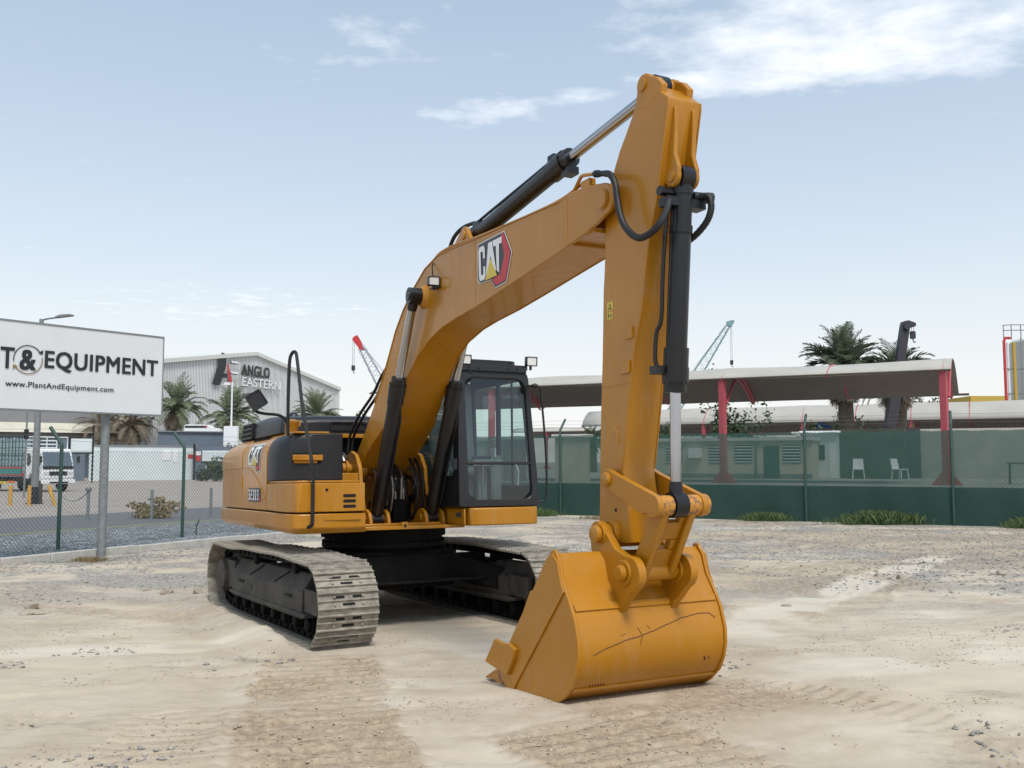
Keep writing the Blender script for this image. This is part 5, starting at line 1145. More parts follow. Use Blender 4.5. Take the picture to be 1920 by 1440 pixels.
m = MB(); m.box(-1.3, 3.2, 0, 3, 0, 4.1); m.build('wall', 'bluegrey', gh); m = MB(); m.box(-.2, 3.1, -.06, -.01, 2.3, 3.6); m.build('shutter', 'palewall', gh); m = MB(); m.box(-.3, 3.2, -.12, -.01, 2.15, 2.25); m.build('canopy_rail', 'black_plastic', gh)
m = MB(); m.box(-1.0, -.4, -.08, -.02, 2.3, 3.0); m.build('notice', 'red', gh); m = MB(); m.box(-1.0, -.4, -.08, -.02, 3.02, 3.5); m.build('notice', 'white', gh); m = MB(); m.box(.2, .65, -.08, -.02, 1.2, 1.75); m.build('notice', 'white', gh)
m = MB(); m.box(-1.25, -1.05, -.3, -.1, 0, 4.4); m.build('post', 'black_plastic', gh)
av = empty('parked_van', (-36.4, 112.5, Z0)); tag(av, 'white roof of a van showing above the dark container office', 'van')
av.location = (-34.4, 106.3, 5.0); av.scale = (.62, .62, .42)
m = MB(); m.prism([(-3.1, 0), (-3.0, 1.9), (-2.6, 2.05), (1.2, 2.0), (1.9, 1.3), (3.1, 1.05), (3.3, .6), (3.3, 0)], -1, 1, 'y'); m.build('van_body', 'white', av, bevel=.06); m = MB(); m.box(-2.9, 1.0, -1.03, -.99, 1.15, 1.75); m.build('side_window', 'window_dark', av); m = MB(); m.box(.5, 1.1, -1.05, -1.0, 1.3, 1.6); m.build('tail_light', 'red', av)
# ---------------- warehouse
WA = Vector((-35.2, 130, 0)); WD = Vector((7.8, 20, 0)).normalized(); WB = Vector((-WD.y, WD.x, 0)); HW = 21.5; AH, EH = 16.5, 13.2
wh = empty('warehouse', (WA.x, WA.y, Z0)); tag(wh, 'pale corrugated warehouse with a gable reading ANGLO EASTERN', 'warehouse')
def wp(u, z, b=0): p = WA + WD * u + WB * b; return Vector((p.x, p.y, z))
def quad(m, a, b, c, d, mi=0): m.add([a, b, c, d], [(0, 1, 2, 3)], mi)
m = MB(); pr_ = []
n = 150
for i in range(n):     # corrugated gable sheet
    u0 = -HW + 2 * HW * i / n; u1 = -HW + 2 * HW * (i + 1) / n; um = (u0 + u1) / 2; zt = lambda u: AH - (AH - EH) * abs(u) / HW
    o_ = .05
    m.add([wp(u0, 0, 0), wp(um, 0, -0), wp(um + .06, 0, o_), wp(u1, 0, o_), wp(u0, zt(u0), 0), wp(um, zt(um), 0), wp(um + .06, zt(um), o_), wp(u1, zt(u1), o_)], [(0, 1, 5, 4), (1, 2, 6, 5), (2, 3, 7, 6)])
quad(m, wp(HW, 0, 0), wp(HW, 0, 60), wp(HW, EH, 60), wp(HW, EH, 0)); quad(m, wp(-HW, 0, 0), wp(-HW, 0, 60), wp(-HW, EH, 60), wp(-HW, EH, 0))
wo = m.build('wall', 'corr', smooth=0, recalc=False); loc(wo, wh)
m = MB()
for s in (-1, 1):
    a, b, c, d = wp(0, AH + .25, -.35), wp(s * (HW + .3), EH + .2, -.35), wp(s * (HW + .3), EH + .2, 60), wp(0, AH + .25, 60)
    m.hexa([a - Vector((0, 0, .5)), b - Vector((0, 0, .5)), c - Vector((0, 0, .5)), d - Vector((0, 0, .5)), a, b, c, d])
loc(m.build('roof', 'trim', smooth=0), wh)
m = MB(); a = wp(HW, 0, -.2); m.hexa([wp(HW - .25, 0, -.2), wp(HW + .1, 0, -.2), wp(HW + .1, 0, .3), wp(HW - .25, 0, .3), wp(HW - .25, EH, -.2), wp(HW + .1, EH, -.2), wp(HW + .1, EH, .3), wp(HW - .25, EH, .3)]); loc(m.build('corner_trim', 'trim'), wh)
m = MB(); fq = lambda u0, u1, z0, z1, b=-.3: [wp(u0, z0, b), wp(u1, z0, b), wp(u1, z1, b), wp(u0, z1, b)]
put_bold(m, 'ANGLO', fq(-3.2, 3.0, 13.30, 14.75), 0, .10); put_text(m, 'EASTERN', fq(-3.2, 5.4, 11.70, 12.95, -.45), 0, .01); put_text(m, 'EASTERN', fq(-3.35, 5.25, 11.80, 13.05, -.55), 1, .01)
m.add([wp(-9.2, 11.6, -.3), wp(-7.6, 11.6, -.3), wp(-6.4, 14.4, -.3), wp(-6.4, 15.7, -.3), wp(-7.4, 15.9, -.3)], [(0, 1, 2, 3, 4)], 0); m.add([wp(-7.6, 12.6, -.32), wp(-6.2, 12.6, -.32), wp(-6.1, 13.2, -.32), wp(-7.3, 13.2, -.32)], [(0, 1, 2, 3)], 0)
m.add([wp(-6.35, 14.3, -.35), wp(-6.1, 14.6, -.35), wp(-4.9, 11.5, -.35), wp(-5.7, 11.6, -.35)], [(0, 1, 2, 3)], 2)
for z in (14.6, 13.2, 11.4): m.add(fq(-5.6, -4.0, z, z + .22), [(0, 1, 2, 3)], 0); m.add(fq(-5.5, -4.0, z + .1, z + .38, -.4), [(0, 1, 2, 3)], 1)
loc(m.build('gable_sign', ['logo_black', 'white', 'red'], smooth=0, recalc=False), wh)
# low annex of the warehouse on the left, with a pale awning
an = wall('warehouse_annex', (-66, 98), (-41.5, 114.5), Z0 + 4.2, 9.0, 8, 'grey_wall', 'long grey clad annex with a pale awning behind the billboard', 'building')
m = MB(); m.hexa([(-66, 96, 5.0), (-44.5, 110.6, 5.0), (-45, 111.4, 5.0), (-66.5, 97, 5.0), (-66, 97.6, 6.1), (-44.8, 112.0, 6.1), (-45, 112.4, 6.1), (-66.5, 98, 6.1)]); m.build('awning', 'cream', an)
m = MB(); m.hexa([(-66, 98.5, Z0), (-45, 112.6, Z0), (-45, 113, Z0), (-66, 99, Z0), (-66, 98.5, 4.2), (-45, 112.6, 4.2), (-45, 113, 4.2), (-66, 99, 4.2)]); m.build('lower_wall', 'bluegrey', an)
mh = empty('antenna_mast', (-29.4, 100, Z0)); mh.scale = (.88,) * 3; tag(mh, 'slim climbing mast with rungs in front of the gable sign', 'mast')
m = MB(); m.tube([(0, 0, 0), (0, 0, 11.6)], [.16, .09], 8); m.build('pole', 'white', mh); m = MB()
for k in range(14): m.tube([(-.55, 0, 4.2 + k * .52), (.55, 0, 4.2 + k * .52)], .035, 5)
m.build('rungs', 'galv', mh); m = MB(); m.box(-.8, .85, -.3, .3, 3.2, 6.3); m.build('cabinet', 'white', mh)
m = MB(); m.box(-.9, -.2, -.2, .2, 11.2, 11.5); m.build('camera_head', 'white', mh)
sb = wall('low_sign_board', (-31.3, 118), (-29.0, 119.5), 5.6, 6.9, .1, 'white', 'white board reading ANGLO at the foot of the palms', 'sign board')
m = MB(); put_text(m, 'ANGLO', [(-31.1, 117.93, 5.85), (-29.2, 119.2, 5.85), (-29.2, 119.2, 6.6), (-31.1, 117.93, 6.6)], 0, .03); m.build('lettering', 'logo_black', sb, smooth=0, recalc=False)
for x in (-31.0, -29.3): m = MB(); m.tube([(x, 118.7, 0), (x, 118.7, 5.6)], .08, 6); m.build('board_leg', 'galv', sb)
gb = wall('distant_shed', (-27.5, 158), (-20, 160), Z0, 9.2, 6, 'galv', 'low grey flat roofed shed between the warehouse and the boom', 'building')

# ---------------- palms
def palm(name, loc_, H, crown, n, mats, label, seed, lean=(0, 0), tr=.28, droop=1.0, skirt=0, group='date palms', leaf=1.0):
    rnd = random.Random(seed); root = empty(name, loc_); tag(root, label, 'palm tree', group)
    t = MB(); path = [(lean[0] * (i / 6) ** 1.4, lean[1] * (i / 6) ** 1.4, H * i / 6) for i in range(7)]; t.tube(path, [tr * (1.15 - .25 * i / 6) for i in range(7)], 12); t.build('trunk', 'bark', root)
    c = MB(); top = Vector(path[-1])
    for k in range(n + skirt):
        dead = k >= n
        az = rnd.uniform(0, 2 * math.pi); el = rnd.uniform(.15, 1.45) if not dead else rnd.uniform(-1.3, -.7)
        if not dead and k < n * .3: el = rnd.uniform(-.25, .3)
        L = crown * rnd.uniform(.82, 1.08) * (.7 if dead else 1); P = []; d = Vector((math.cos(az) * math.cos(el), math.sin(az) * math.cos(el), math.sin(el))); p = top + Vector((0, 0, rnd.uniform(-.2, .15)))
        S = 9; g = rnd.uniform(.10, .19) * droop
        for i in range(S + 1):
            P.append(p.copy()); p = p + d * (L / S); d = (d + Vector((0, 0, -g * (.5 + i / S * 1.4)))).normalized()
        c.tube(P, [.035 * (1 - .8 * i / S) for i in range(S + 1)], 4, mi=1 if dead else 0)
        nl = 24
        for i in range(nl):
            s = .12 + .88 * i / nl; q = s * S; a = int(q); b = min(a + 1, S); base = P[a].lerp(P[b], q - a); tg = (P[b] - P[a]).normalized() if b > a else (P[a] - P[a - 1]).normalized()
            side = tg.cross(Vector((0, 0, 1))); side = side.normalized() if side.length > .05 else Vector((1, 0, 0)); up = side.cross(tg)
            ll = crown * .24 * math.sin(math.pi * (.18 + .76 * s)) * leaf
            for sd_2 in (-1, 1):
                v = (side * sd_2 * .72 + tg * .62 + up * rnd.uniform(.05, .4) + Vector((0, 0, -.12))).normalized() * ll * rnd.uniform(.8, 1.15)
                w = tg * (.035 * crown / 2.5 + .012); mid = base + v * .55 + up * .01
                c.add([base - w * .5, base + w * .5, mid + w * .6, base + v + Vector((0, 0, -.10 * ll)), mid - w * .6], [(0, 1, 2, 3, 4)], 1 if dead else 0)
    c.build('crown', mats, root, smooth=0, recalc=False)
    return root
PL = ['palm_pale', 'palm_dead']
palm('date_palm', (-38.8, 109.5, Z0), 8.0, 4.2, 46, PL, 'dusty date palm just right of the billboard edge', 1, (.3, 0), .26, 1.1, 26)
palm('date_palm', (-42.6, 108.5, Z0), 5.9, 3.4, 40, ['palm_dead', 'palm_dead'], 'withered brown palm half hidden behind the right end of the billboard', 2, (-.7, 0), .26, 1.5, 40)
palm('date_palm', (-46.2, 109, Z0), 5.6, 3.6, 44, ['palm_dead', 'palm_dead'], 'withered grey palm below the middle of the billboard', 7, (-.4, 0), .26, 1.5, 44)
palm('date_palm', (-32.6, 110.5, Z0), 6.9, 4.4, 56, PL, 'broad date palm behind the slim climbing mast', 3, (0, 0), .26, 1.0, 14)
palm('date_palm', (-20.4, 100, Z0), 6.6, 3.2, 54, PL, 'date palm above the excavator hood at the right end of the warehouse', 4, (0, 0), .26, 1.0, 8)
palm('date_palm', (-29.0, 104, Z0), 3.6, 2.4, 30, PL, 'low palm between the mast and the mirror of the excavator', 14, (0, 0), .3, 1.2, 6)

def bush(name, loc_, r, n, m, label, seed, cat='shrub', group=None, h=1.0, leaf=.09, stem=True):
    rnd = random.Random(seed); root = empty(name, loc_); tag(root, label, cat, group); c = MB()
    cl = [(rnd.gauss(0, .38) * r[0], rnd.gauss(0, .38) * r[1], abs(rnd.gauss(.45, .25)) * r[2], rnd.uniform(.2, .42)) for _ in range(14)]
    for k in range(n):
        q = cl[k % 14]; v = Vector((rnd.gauss(0, 1), rnd.gauss(0, 1), rnd.gauss(0, 1))).normalized() * rnd.uniform(.5, 1) * q[3]
        p = Vector((q[0] + v.x * r[0], q[1] + v.y * r[1], max(.02, q[2] + v.z * r[2]))); s = leaf * rnd.uniform(.6, 1.4)
        a = Vector((rnd.gauss(0, 1), rnd.gauss(0, 1), rnd.gauss(0, 1))).normalized() * s; b = a.cross(Vector((rnd.gauss(0, 1), rnd.gauss(0, 1), rnd.gauss(0, 1)))).normalized() * s * .45
        c.add([p - a, p + b, p + a, p - b], [(0, 1, 2, 3)])
    c.build('foliage', m, root, smooth=0, recalc=False)
    t = MB()
    for k in range(6):
        q = cl[k]; t.tube([(0, 0, 0), (q[0] * .5, q[1] * .5, q[2] * .6), (q[0], q[1], q[2])], [.03 * r[2], .02 * r[2], .008 * r[2]], 5)
    t.build('branches', 'bark', root); return root
bush('leafy_tree', (-17.4, 110, Z0 + 3.5), (2.2, 2.2, 3.2), 1600, mat('bright leaf', (.07, .15, .02), .7, var=.5, vscale=2), 'small bright green tree just left of the boom foot', 21, 'tree', leaf=.20)
bush('dry_bush', (-11.9, 31.6, Z0), (1.3, .5, .45), 1500, 'drygrass', 'dry brown bush on the verge behind the chain link fence', 22, leaf=.06)
bush('hedge_bush', (-27.8, 90, Z0), (2.2, 1.2, 2.2), 1300, 'shrub', 'green bush in front of the blue grey guard hut', 23, leaf=.16)
bush('hedge_bush', (-29.8, 100, Z0 + .3), (2.2, 1.2, 3.0), 1300, 'shrub', 'dusty green bush right behind the tail of the excavator', 24, leaf=.16)

# ================================================================ BACKGROUND, RIGHT
ZR = 1.0                                     # level of the neighbouring lot
P_ = Vector((1.65, 33.6, 0)); PD = Vector((1, -.493, 0)).normalized(); PN = Vector((-PD.y, PD.x, 0))     # PN points away from the camera
def fl(s, n, z=0): p = P_ + PD * s + PN * n; return (p.x, p.y, z)
sheet('neighbour_lot', [fl(-8.6, .55)[:2], fl(90, .55)[:2], fl(90, 120)[:2], (-26, 170)], ZR - .004, mat('neighbour ground', (.33, .31, .28), .95, var=.2, vscale=.5))
rw = MB(); rw.hexa([fl(-8.6, .30, -.3), fl(90, .30, -.3), fl(90, .56, -.3), fl(-8.6, .56, -.3), fl(-8.6, .30, ZR + .03), fl(90, .30, ZR + .03), fl(90, .56, ZR + .03), fl(-8.6, .56, ZR + .03)])
tag(rw.build('retaining_wall', mat('dark retaining wall', (.035, .055, .048), .9, var=.2, vscale=1)), 'low dark retaining wall standing right behind the green shade net', 'wall')
nf = empty('netted_fence', (1.65, 33.6, Z0)); tag(nf, 'tall chain link fence covered with green shade net along the right side', 'fence')
s_posts = [-8.35, -4.17, .05, 4.17, 8.36, 12.53, 16.7]
loc(chain_link(fl(-8.4, 0), fl(17, 0), Z0 + .02, 2.72, 0.125, .0030).build('wire_mesh', 'wire', smooth=0, recalc=False), nf)
for s0, s1 in zip(s_posts[:-1], s_posts[1:]):
    m = MB(); nx_ = 24; nz_ = 10; vs = []
    for i in range(nx_ + 1):
        for j in range(nz_ + 1):
            s = s0 + (s1 - s0) * i / nx_; z = Z0 + .0 + (2.70 + .012 * math.sin(i * 1.3 + s0) - Z0) * j / nz_; vs.append(fl(s, .05 + .015 * math.sin(i * .9 + j * .7 + s0), z))
    m.add(vs, [(i * (nz_ + 1) + j, (i + 1) * (nz_ + 1) + j, (i + 1) * (nz_ + 1) + j + 1, i * (nz_ + 1) + j + 1) for i in range(nx_) for j in range(nz_)]); loc(m.build('shade_net', 'net', recalc=False), nf)
for s in s_posts:
    m = MB(); a = Vector(fl(s, 0, 0)); m.tube([a + Vector((0, 0, Z0 - .2)), a + Vector((0, 0, 2.88)), a + Vector((.02, .03, 2.93)), a + Vector((.20, .44, 3.28))], .042, 12); loc(m.build('fence_post', 'green_post'), nf)
for z, o_ in ((2.98, .06), (3.10, .22), (3.24, .38)):
    m = MB(); m.tube([Vector(fl(-8.4 + 25.4 * i / 50, 0, z - .04 * math.sin(math.pi * ((i / 8) % 1)))) + Vector((.2, .44, 0)) * o_ / .45 for i in range(51)], .004, 5); loc(m.build('barbed_wire', 'wire_grey'), nf)
# ---------------- shade canopies
CD = Vector((6.7, -3.5, 0)).normalized(); CN = Vector((-CD.y, CD.x, 0))
def canopy(label, org, s0, s1, posts, zs=0, m_='fabric', red='red_post', arch_n=14, wid=5.2, rise=.78):
    root = empty('shade_canopy', org); tag(root, label, 'canopy', 'carport canopies behind the green net')
    zn, zp, zf = 3.86 + zs, 4.55 + zs, 3.35 + zs
    prof = []
    for i in range(arch_n + 1):
        t = i / arch_n; n = wid * t; z = zn + (zf - zn) * t + rise * math.sin(math.pi * t ** .85)
        prof.append((n, z))
    def P(s, n, z): p = CD * s + CN * n; return (p.x, p.y, z)
    m = MB(); vs = []; N_ = 30
    for i in range(N_ + 1):
        s = s0 + (s1 - s0) * i / N_; sg_ = .07 * math.sin(math.pi * ((s - posts[0]) / 7.56 % 1)) if posts else 0
        for k, (n, z) in enumerate(prof): vs.append(P(s, n, z - (sg_ if 2 < k < arch_n - 2 else sg_ * .4)))
    a = arch_n + 1; m.add(vs, [(i * a + j, (i + 1) * a + j, (i + 1) * a + j + 1, i * a + j + 1) for i in range(N_) for j in range(arch_n)])
    fo = m.build('fabric_roof', m_, root, smooth=60, recalc=False); so = fo.modifiers.new('thickness', 'SOLIDIFY'); so.thickness = .03; so.material_offset = 1; fo.data.materials.append(M['underside_shade'])  # lower face takes the colour with the shade painted in
    e = MB(); e.tube([P(s0, *prof[0]), P(s1, *prof[0])], .035, 6); e.tube([P(s0, *prof[-1]), P(s1 + .35, *prof[-1])], .045, 6); e.build('edge_beam', 'bark', root)
    for s in [p for p in posts] + [p - 3.78 for p in posts if p - 3.78 > s0][:3]:
        full = s in posts; r = MB(); r.tube([P(s, n, z - .06) for n, z in prof], .055 if full else .04, 6)
        if full: r.tube([P(s, n + .0, z - .34) for n, z in prof[1:-1]], .045, 6); [r.tube([P(s, prof[k][0], prof[k][1] - .06), P(s, prof[k + 1][0], prof[k + 1][1] - .34)], .02, 4) for k in range(1, arch_n - 1)]
        r.build('arch_rib', red, root)
    for s in posts:
        c = MB(); c.tube([P(s, .15, 0), P(s, .15, zn - .02)], .15, 4); c.build('canopy_post', red, root)
        c = MB(); b = [P(s - .5, .15, 0), P(s + .5, .15, 0), P(s + .15, .15, .42), P(s - .15, .15, .42)]; n_ = CN * .04
        c.add([Vector(p) - n_ for p in b] + [Vector(p) + n_ for p in b], [(0, 1, 2, 3), (7, 6, 5, 4), (0, 4, 5, 1), (1, 5, 6, 2), (2, 6, 7, 3), (3, 7, 4, 0)]); c.build('base_gusset', red, root)
        c = MB(); c.tube([P(s + .15, .2, zn - .9), P(s + .15, 1.0, zn - .2), P(s + .15, 2.0, zn + .42)], .05, 6); c.build('brace', red, root)
    return root
canopy('long beige vaulted canopy on red posts nearest to the green net', (14.5, 32.0, ZR), -23.6, .25, [0, -7.56, -17.4])
canopy('second beige vaulted canopy farther back, lower in view under the first one', (28.4, 68, ZR), -25.5, 34, [0, 7.56, 15.12, 22.68, -7.56, -15.12, -22.68], zs=-.15, rise=1.62)
canopy('third pale canopy roof showing as a thin strip behind the second canopy', (30, 92, ZR), -34, -4, [-7, -14.56, -22.12, -29.6], zs=.2)

M['grey_beige'] = mat('grey beige wall', (.44, .42, .37), .85, var=.12, vscale=.5)
# ---------------- sheds seen through the net
def shed(name, s, dist, w, h, d, m, label, cat='building'):
    p = Vector(fl(s, dist, 0)); root = empty(name, (p.x, p.y, ZR), math.atan2(PD.y, PD.x)); tag(root, label, cat); b = MB(); b.box(0, w, 0, d, 0, h); b.build('wall', m, root); b = MB(); b.box(-.1, w + .1, -.12, d + .1, h, h + .12); b.build('roof', 'trim', root); return root
def at_px(px, Y): return (px - 960) / 1790 * Y
hb_ = empty('site_cabin', (8.0, 46.0, ZR), math.atan2(PD.y, PD.x)); tag(hb_, 'cream site cabin with slatted white windows seen through the net', 'cabin')
m = MB(); m.box(-2.2, 6.2, 0, 3, 0, 1.75); m.build('wall', 'cream', hb_); m = MB(); m.box(-2.3, 6.3, -.15, 3.1, 1.752, 1.9); m.build('roof', 'trim', hb_)
for x in (-1.7, -.2, 1.9, 3.1, 5.3):
    w = MB(); w.box(x - .40, x + .40, -.03, -.003, .72, 1.55); wo_ = w.build('window', 'window_dark', hb_); w = MB()
    for k in range(6): w.box(x - .40, x + .40, -.05, -.032, .75 + k * .14, .80 + k * .14)
    w.build('slats', 'white', wo_)
m = MB(); m.box(4.05, 4.75, -.04, -.003, .02, 1.5); m.build('door', 'green_post', hb_)
m = MB(); m.tube([(3.72, -.08, 0), (3.72, -.08, 1.7)], .04, 6); m.build('downpipe', 'galv', hb_)
m = MB(); m.box(.55, 1.15, -.32, -.004, .95, 1.40); m.build('cooling_unit', 'white', hb_, bevel=.02)
m = MB(); m.box(-2.2, 6.2, -.03, -.003, 0, .22); m.build('plinth', 'galv', hb_)
kb2 = empty('grey_kiosk', (13.75, 45.4, ZR), math.atan2(PD.y, PD.x)); tag(kb2, 'pale blue grey kiosk with a dark window seen through the net', 'kiosk')
kb2.scale = (.72, 1, .92); m = MB(); m.box(0, 2.3, 0, 2, 0, 2.3); m.build('wall', 'palewall', kb2); m = MB(); m.box(-.1, 2.4, -.2, 2.1, 2.302, 2.42); m.build('roof', 'white', kb2); m = MB(); m.box(.15, 1.45, -.03, -.003, .95, 1.7); m.build('window', 'window_dark', kb2)
m = MB(); m.box(1.7, 2.15, -.03, -.003, .02, 1.75); m.build('door', 'white', kb2)
hg = MB(); a0 = Vector((17.2, 45.5, 0)); hg.hexa([(15.45, 45.0, ZR), (18.0, 43.8, ZR), (18.4, 44.6, ZR), (15.8, 45.8, ZR), (15.45, 45.0, ZR + 2.3), (18.0, 43.8, ZR + 2.3), (18.4, 44.6, ZR + 2.3), (15.8, 45.8, ZR + 2.3)])
tag(hg.build('dark_screen_wall', mat('dark green screen', (.055, .065, .045), .9, var=.3, vscale=1)), 'dark green screen wall beside the kiosk behind the net', 'wall')
wl = wall('beige_wall', (18.1, 46.6), (44, 34.5), ZR, ZR + 2.35, .3, 'grey_beige', 'long beige wall behind the right red post', 'wall')
m = MB(); p0 = Vector((24.9, 43.6, 0)); 
m.hexa([(25.6, 43.0, ZR), (26.9, 42.4, ZR), (27.0, 42.6, ZR), (25.7, 43.2, ZR), (25.6, 43.0, ZR + 2.5), (26.9, 42.4, ZR + 2.4), (27.0, 42.6, ZR + 2.4), (25.7, 43.2, ZR + 2.4)]); m.build('gate_door', 'building_yellow', wl)
for i, (x, lab) in enumerate(((15.9, 'white plastic chair standing left against the dark screen wall'), (17.5, 'white plastic chair standing right against the dark screen wall'))):
    c = empty('plastic_chair', (x, 44.0 - (x - 15.9) * .48, ZR), R(-20 + 50 * i)); tag(c, lab, 'chair', 'white plastic chairs behind the net')
    m = MB(); m.box(-.25, .25, -.25, .25, .42, .46); m.build('seat', 'white', c); m = MB(); m.hexa([(-.24, .22, .44), (.24, .22, .44), (.24, .26, .44), (-.24, .26, .44), (-.22, .32, .92), (.22, .32, .92), (.22, .36, .92), (-.22, .36, .92)]); m.build('backrest', 'white', c)
    for a, b in ((-1, -1), (1, -1), (-1, 1), (1, 1)): m = MB(); m.tube([(a * .22, b * .22, .42), (a * .26, b * .26, 0)], .025, 6); m.build('leg', 'white', c)
tb_ = empty('folding_table', (15.9, 31.2, ZR), R(-25)); tb_.location = (18.0, 33.6, ZR); tag(tb_, 'dark table standing under the canopy at the right edge of the net', 'table')
m = MB(); m.box(-.55, .55, -.4, .4, .70, .76); m.build('tabletop', 'bark', tb_)
for a, b in ((-1, -1), (1, -1), (-1, 1), (1, 1)): m = MB(); m.tube([(a * .48, b * .34, .7), (a * .5, b * .36, 0)], .025, 6); m.build('leg', 'bark', tb_)
pw_ = shed('block_pier', -2.0, 4.2, 1.3, 1.75, .5, 'cream', 'cream block pier behind the net just right of the cab', 'pier')
pw2 = shed('block_wall', -4.4, 4.6, .75, 1.70, .4, mat('rust red panel', (.20, .06, .05), .8), 'rust red panel between the cab and the cream block pier', 'panel')
shed('block_wall', -6.3, 4.9, 1.7, 1.65, .4, 'cream', 'cream block wall seen through the cab glass', 'wall')
shed('depot_building', 8, 62, 10, 3.4, 6, 'white', 'white low depot building far behind the first canopy')
fo_ = shed('far_office', -18, 78, 9.5, 5.4, 6, 'white', 'white and blue office building beyond the net near the cab')
m = MB(); m.box(6.2, 7.0, -.1, -.01, .5, 5.2); m.build('blue_column', 'blue', fo_); m = MB(); m.box(-.2, 6.0, -.1, -.01, 4.0, 5.38); m.build('grey_fascia', 'grey_wall', fo_)
m = MB()
bush('net_hedge', (12.6, 55, ZR), (2.4, .8, 4.2), 1500, 'shrub', 'straggly hedge behind the second canopy near the middle fence post', 31, 'hedge', leaf=.15)
for i, (x, y, lab) in enumerate(((20, 60, 'straggly hedge below the two palm trunks on its left side'), (24.5, 60, 'straggly hedge below the two palm trunks on its right side'))):
    bush('net_hedge', (x, y, ZR), (2.8, .8, 3.4), 1500, 'shrub', lab, 32 + i, 'hedge', leaf=.16)
palm('date_palm', (14.75 * 1.15, 42 * 1.15, ZR), 5.35, 2.5, 90, ['palm', 'palm_dead'], 'big date palm rising behind the first canopy', 5, (-.1, 0), .38, .95, 30, leaf=1.15)
palm('date_palm', (17.55 * 1.15, 44 * 1.15, ZR), 5.15, 2.4, 70, ['palm', 'palm_dead'], 'thick trunked date palm next to the dark telescopic crane boom', 6, (.35, 0), .55, 1.25, 30, leaf=1.1)
palm('date_palm', (5.9, 70, ZR), 2.2, 1.35, 46, ['palm', 'palm_dead'], 'small date palm between the cab and the stick', 8, (0, 0), .3, 1.0, 6)
palm('date_palm', (11.6, 72, ZR), 2.4, 1.5, 46, ['palm', 'palm_dead'], 'small date palm just right of the stick', 9, (0, 0), .3, 1.0, 6)

# tank with pipes and ladder at the right edge
tk = empty('storage_tank', (41.1, 75, ZR)); tk.scale = (1.25, 1.25, 1.225); tag(tk, 'tall white tank with ladder and coloured pipes at the right edge', 'tank')
m = MB(); m.lathe((1.85, 2, 0), (1.85, 2, 1), [(0, 2.0), (8.55, 2.0), (8.7, 1.85)], 40); m.build('tank_shell', mat('beige tank paint', (.50, .49, .46), .6, var=.06, vscale=.5), tk)
def tubeo(name, pts, r, mt, par): m = MB(); m.tube(pts, r, 8); return m.build(name, mt, par)
tubeo('red_pipe', [(-1.75, 0, 0), (-1.75, 0, 8.4), (-1.65, 0, 8.6), (-1.3, .1, 8.6)], .09, 'red', tk); tubeo('yellow_pipe', [(-1.15, 0, 0), (-1.15, 0, 8.3)], .11, 'building_yellow', tk); tubeo('white_pipe', [(-1.45, .2, 0), (-1.45, .2, 8.3)], .07, 'white', tk)
m = MB()
for x in (-.75, -.35): m.tube([(x, -.1, 0), (x, -.1, 8.6)], .03, 5)
for k in range(28): m.tube([(-.75, -.1, .3 + k * .3), (-.35, -.1, .3 + k * .3)], .018, 4)
m.build('ladder', 'galv', tk); m = MB()
for z in (9.1, 9.45): m.tube([(-1.7, .2, z), (-1.2, 0, z), (.4, 0, z), (.9, .3, z)], .03, 5)
for x in (-1.7, -1.2, -.6, 0, .4): m.tube([(x, .1, 8.5), (x, .1, 9.45)], .03, 5)
m.build('top_railing', 'galv', tk)
for z in (3.2, 5.0, 6.6): tubeo('pipe_bracket', [(-1.8, .1, z), (-.3, .1, z)], .04, 'galv', tk)
yb = empty('yellow_building', (44.5, 92, ZR)); tag(yb, 'ochre building with a blue stripe left of the white tank', 'building')
m = MB(); m.box(-.2, 5.5, 0, 5, 0, 7.1); m.build('wall', 'building_yellow', yb); m = MB(); m.box(1.6, 5.5, -.1, -.01, 5.8, 6.5); m.build('blue_stripe', 'blue', yb)
bush('tree_crown', (43.5, 100, ZR + 5), (3.0, 1, 2.6), 800, 'shrub', 'thin dark tree showing above the ochre building', 35, 'tree', leaf=.2)
bbn = wall('blue_container', (24.0, 75), (25.6, 75.2), ZR + 3.4, ZR + 4.45, 2, 'blue', 'blue container showing between the two canopies', 'container')

# ---------------- cranes
def lattice(base, tip, w0, w1, n, root, mt, r=.05):
    base, tip = Vector(base), Vector(tip); d = (tip - base).normalized(); u = d.cross(Vector((0, 1, 0))).normalized(); v = d.cross(u); m = MB(); L = (tip - base).length
    def c(t, a, b): w = (w0 + (w1 - w0) * t) / 2; return base + d * L * t + u * a * w + v * b * w
    for a, b in ((1, 1), (1, -1), (-1, -1), (-1, 1)): m.tube([c(0, a, b), c(.6, a, b), c(1, a * .5, b * .5)], r, 4)
    for i in range(n):
        t0, t1 = i / n * .97, (i + 1) / n * .97; k = i % 2 * 2 - 1
        m.tube([c(t0, 1, k), c(t1, 1, -k)], r * .55, 3); m.tube([c(t0, -1, -k), c(t1, -1, k)], r * .55, 3); m.tube([c(t0, k, 1), c(t1, -k, 1)], r * .55, 3); m.tube([c(t0, -k, -1), c(t1, k, -1)], r * .55, 3)
    return m.build('lattice_boom', mt, root)
